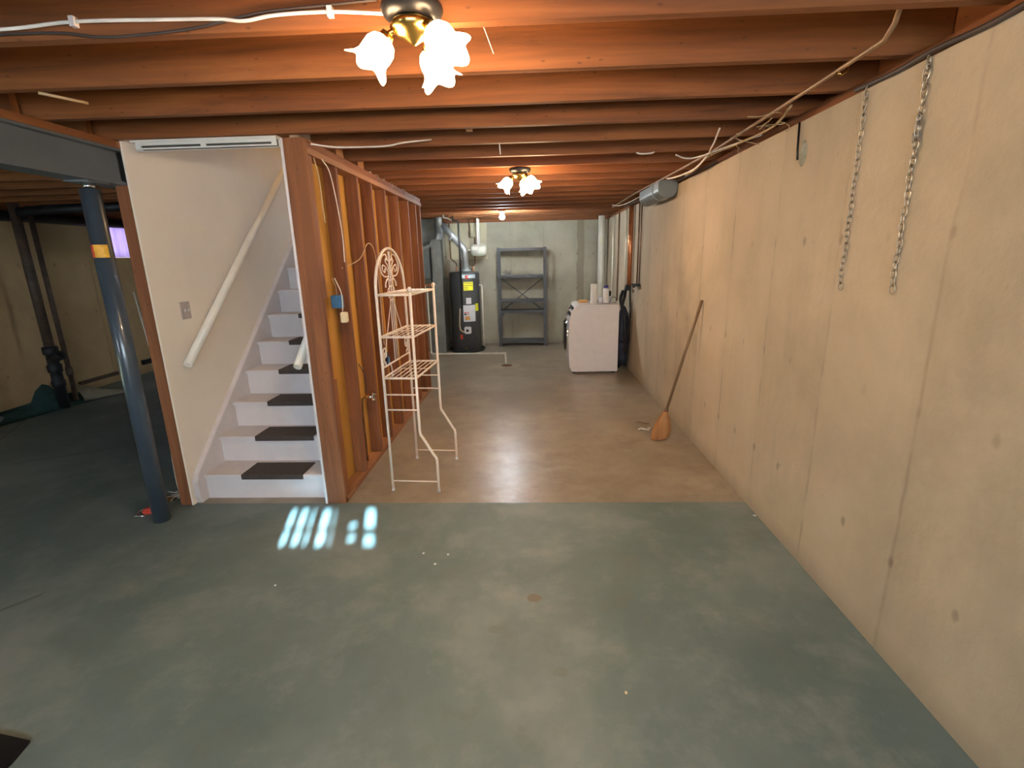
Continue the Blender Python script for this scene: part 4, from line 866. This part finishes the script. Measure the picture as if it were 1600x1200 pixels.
sheet([[(-5.98,5.0,0.05),(-5.98,5.5,0.06),(-5.98,6.0,0.04)], [(-5.8,4.95,0.03),(-5.75,5.45,0.03),(-5.7,5.95,0.02)], [(-5.62,4.7,0.006),(-5.5,5.3,0.006),(-5.40,6.0,0.006)]], m_greenf, 'loose_flooring', 'loose green flooring strip lying along the left wall foot', 0.005)
box_obj('x', (-5.995, -5.96, 6.1, 6.72, 0.10, 0.145), m_rust)
o = bpy.data.objects['x']; o.name = 'wood_strip'; tag(o, 'brown wooden strip on the left wall just above the floor', 'strip')
box_obj('x', (-5.995, -5.95, 7.2, 7.62, 0.14, 0.21), m_black)
o = bpy.data.objects['x']; o.name = 'wood_strip'; tag(o, 'short black strip near the floor below the small window', 'strip')
tag(tube_obj('thin_stick', [(-1.97, 2.14, 2.288), (-1.88, 2.27, 2.283)], 0.006, m_tcable, None, 6), 'thin pale stick poking down between the joists at left', 'stick')
# cord and litter at the foot of the post
tag(tube_obj('electrical_cable', [(-2.50,3.06,1.45),(-2.53,3.15,0.9),(-2.56,3.2,0.63),(-2.585,3.2,0.3),(-2.59,3.2,0.06),(-2.55,3.17,0.008),(-2.50,3.12,0.006)], 0.0045, m_cable, None, 6, 6), 'white cord hanging down behind the stair wall end post', 'cable')
bm = BM(); random.seed(11)
for k in range(7):
    a = 2.2+k*0.55; c = Vector((-2.52, 3.13, 0.006)); tube(bm, smooth_path([c, c+Vector((0.05*math.cos(a), 0.05*math.sin(a), 0.012)), c+Vector((0.11*math.cos(a+0.2), 0.09*math.sin(a+0.2), 0.004+0.02*(k % 2)))], 4), 0.0035, 5)
tag(obj('cable_ends', bm, m_cable), 'spray of frayed white wire ends on the floor by the post', 'wires', kind='stuff')
bm = BM(); n = 9
A_ = [bm.verts.new((-2.60+0.07*math.cos(2*PI*k/n)*(0.8+0.3*random.random()), 3.08+0.07*math.sin(2*PI*k/n), 0.001)) for k in range(n)]; top = bm.verts.new((-2.59, 3.09, 0.035))
bm.faces.new(A_[::-1])
for k in range(n): bm.faces.new((A_[k], A_[(k+1) % n], top))
tag(obj('dirt_heap', bm, m_rustd), 'small brown heap of dirt behind the column foot', 'dirt', kind='stuff')
t = thing('hand_tool', 'red-handled tool with bright metal end beside the column foot', 'tool', (-2.58, 2.88, 0))
bm = BM(); bx(bm, -0.05, 0.05, -0.026, 0.026, 0.0, 0.036); bmesh.ops.transform(bm, matrix=T(-2.555, 2.895, 0.001) @ Matrix.Rotation(0.25, 4, 'Z'), verts=bm.verts); obj('handle', bm, m_red, t, 0.010)
tube_obj('blade', [(-2.602, 2.93, 0.026), (-2.628, 2.885, 0.02), (-2.632, 2.84, 0.006), (-2.565, 2.845, 0.005)], 0.0045, m_chrome, t, 8)
# black mat at the lower left corner
bm = BM(); prism(bm, [(-1.763, 1.293), (-1.748, 1.215), (-1.775, 0.95), (-2.19, 0.90), (-2.24, 1.375)], 'Z', 0.001, 0.012)
tag(obj('floor_mat', bm, m_black, None, 0.003), 'corner of a black rubber mat on the floor at lower left', 'mat')
# bits hanging from the joists down the middle
tag(tube_obj('hanging_wire', [(0.75, 3.765, 2.297), (0.78, 3.765, 2.287), (0.85, 3.765, 2.288), (0.875, 3.765, 2.298)], 0.006, m_cable, None, 6, 4), 'short pale scrap stuck under a joist right of the far tulip light', 'wire')
tag(tube_obj('hanging_wire', [(-0.185, 3.36, 2.305), (-0.183, 3.36, 2.27), (-0.18, 3.36, 2.235)], [0.003, 0.005, 0.003], m_cable, None, 6), 'small pale wire end hanging from a joist before the far tulip light', 'wire')
tag(box_obj('wood_chip', (-0.352, -0.318, 3.0, 3.05, 2.30, 2.36), m_sy), 'small bright wood block in the joist bay beyond the near light', 'block')
t = thing('pull_string', 'thin pull cord hanging right of the near tulip light', 'cord', (-0.11, 1.76, 2.3))
tube_obj('string', [(-0.14, 1.76, 2.31), (-0.11, 1.80, 2.24)], 0.0012, m_cable, t, 5)
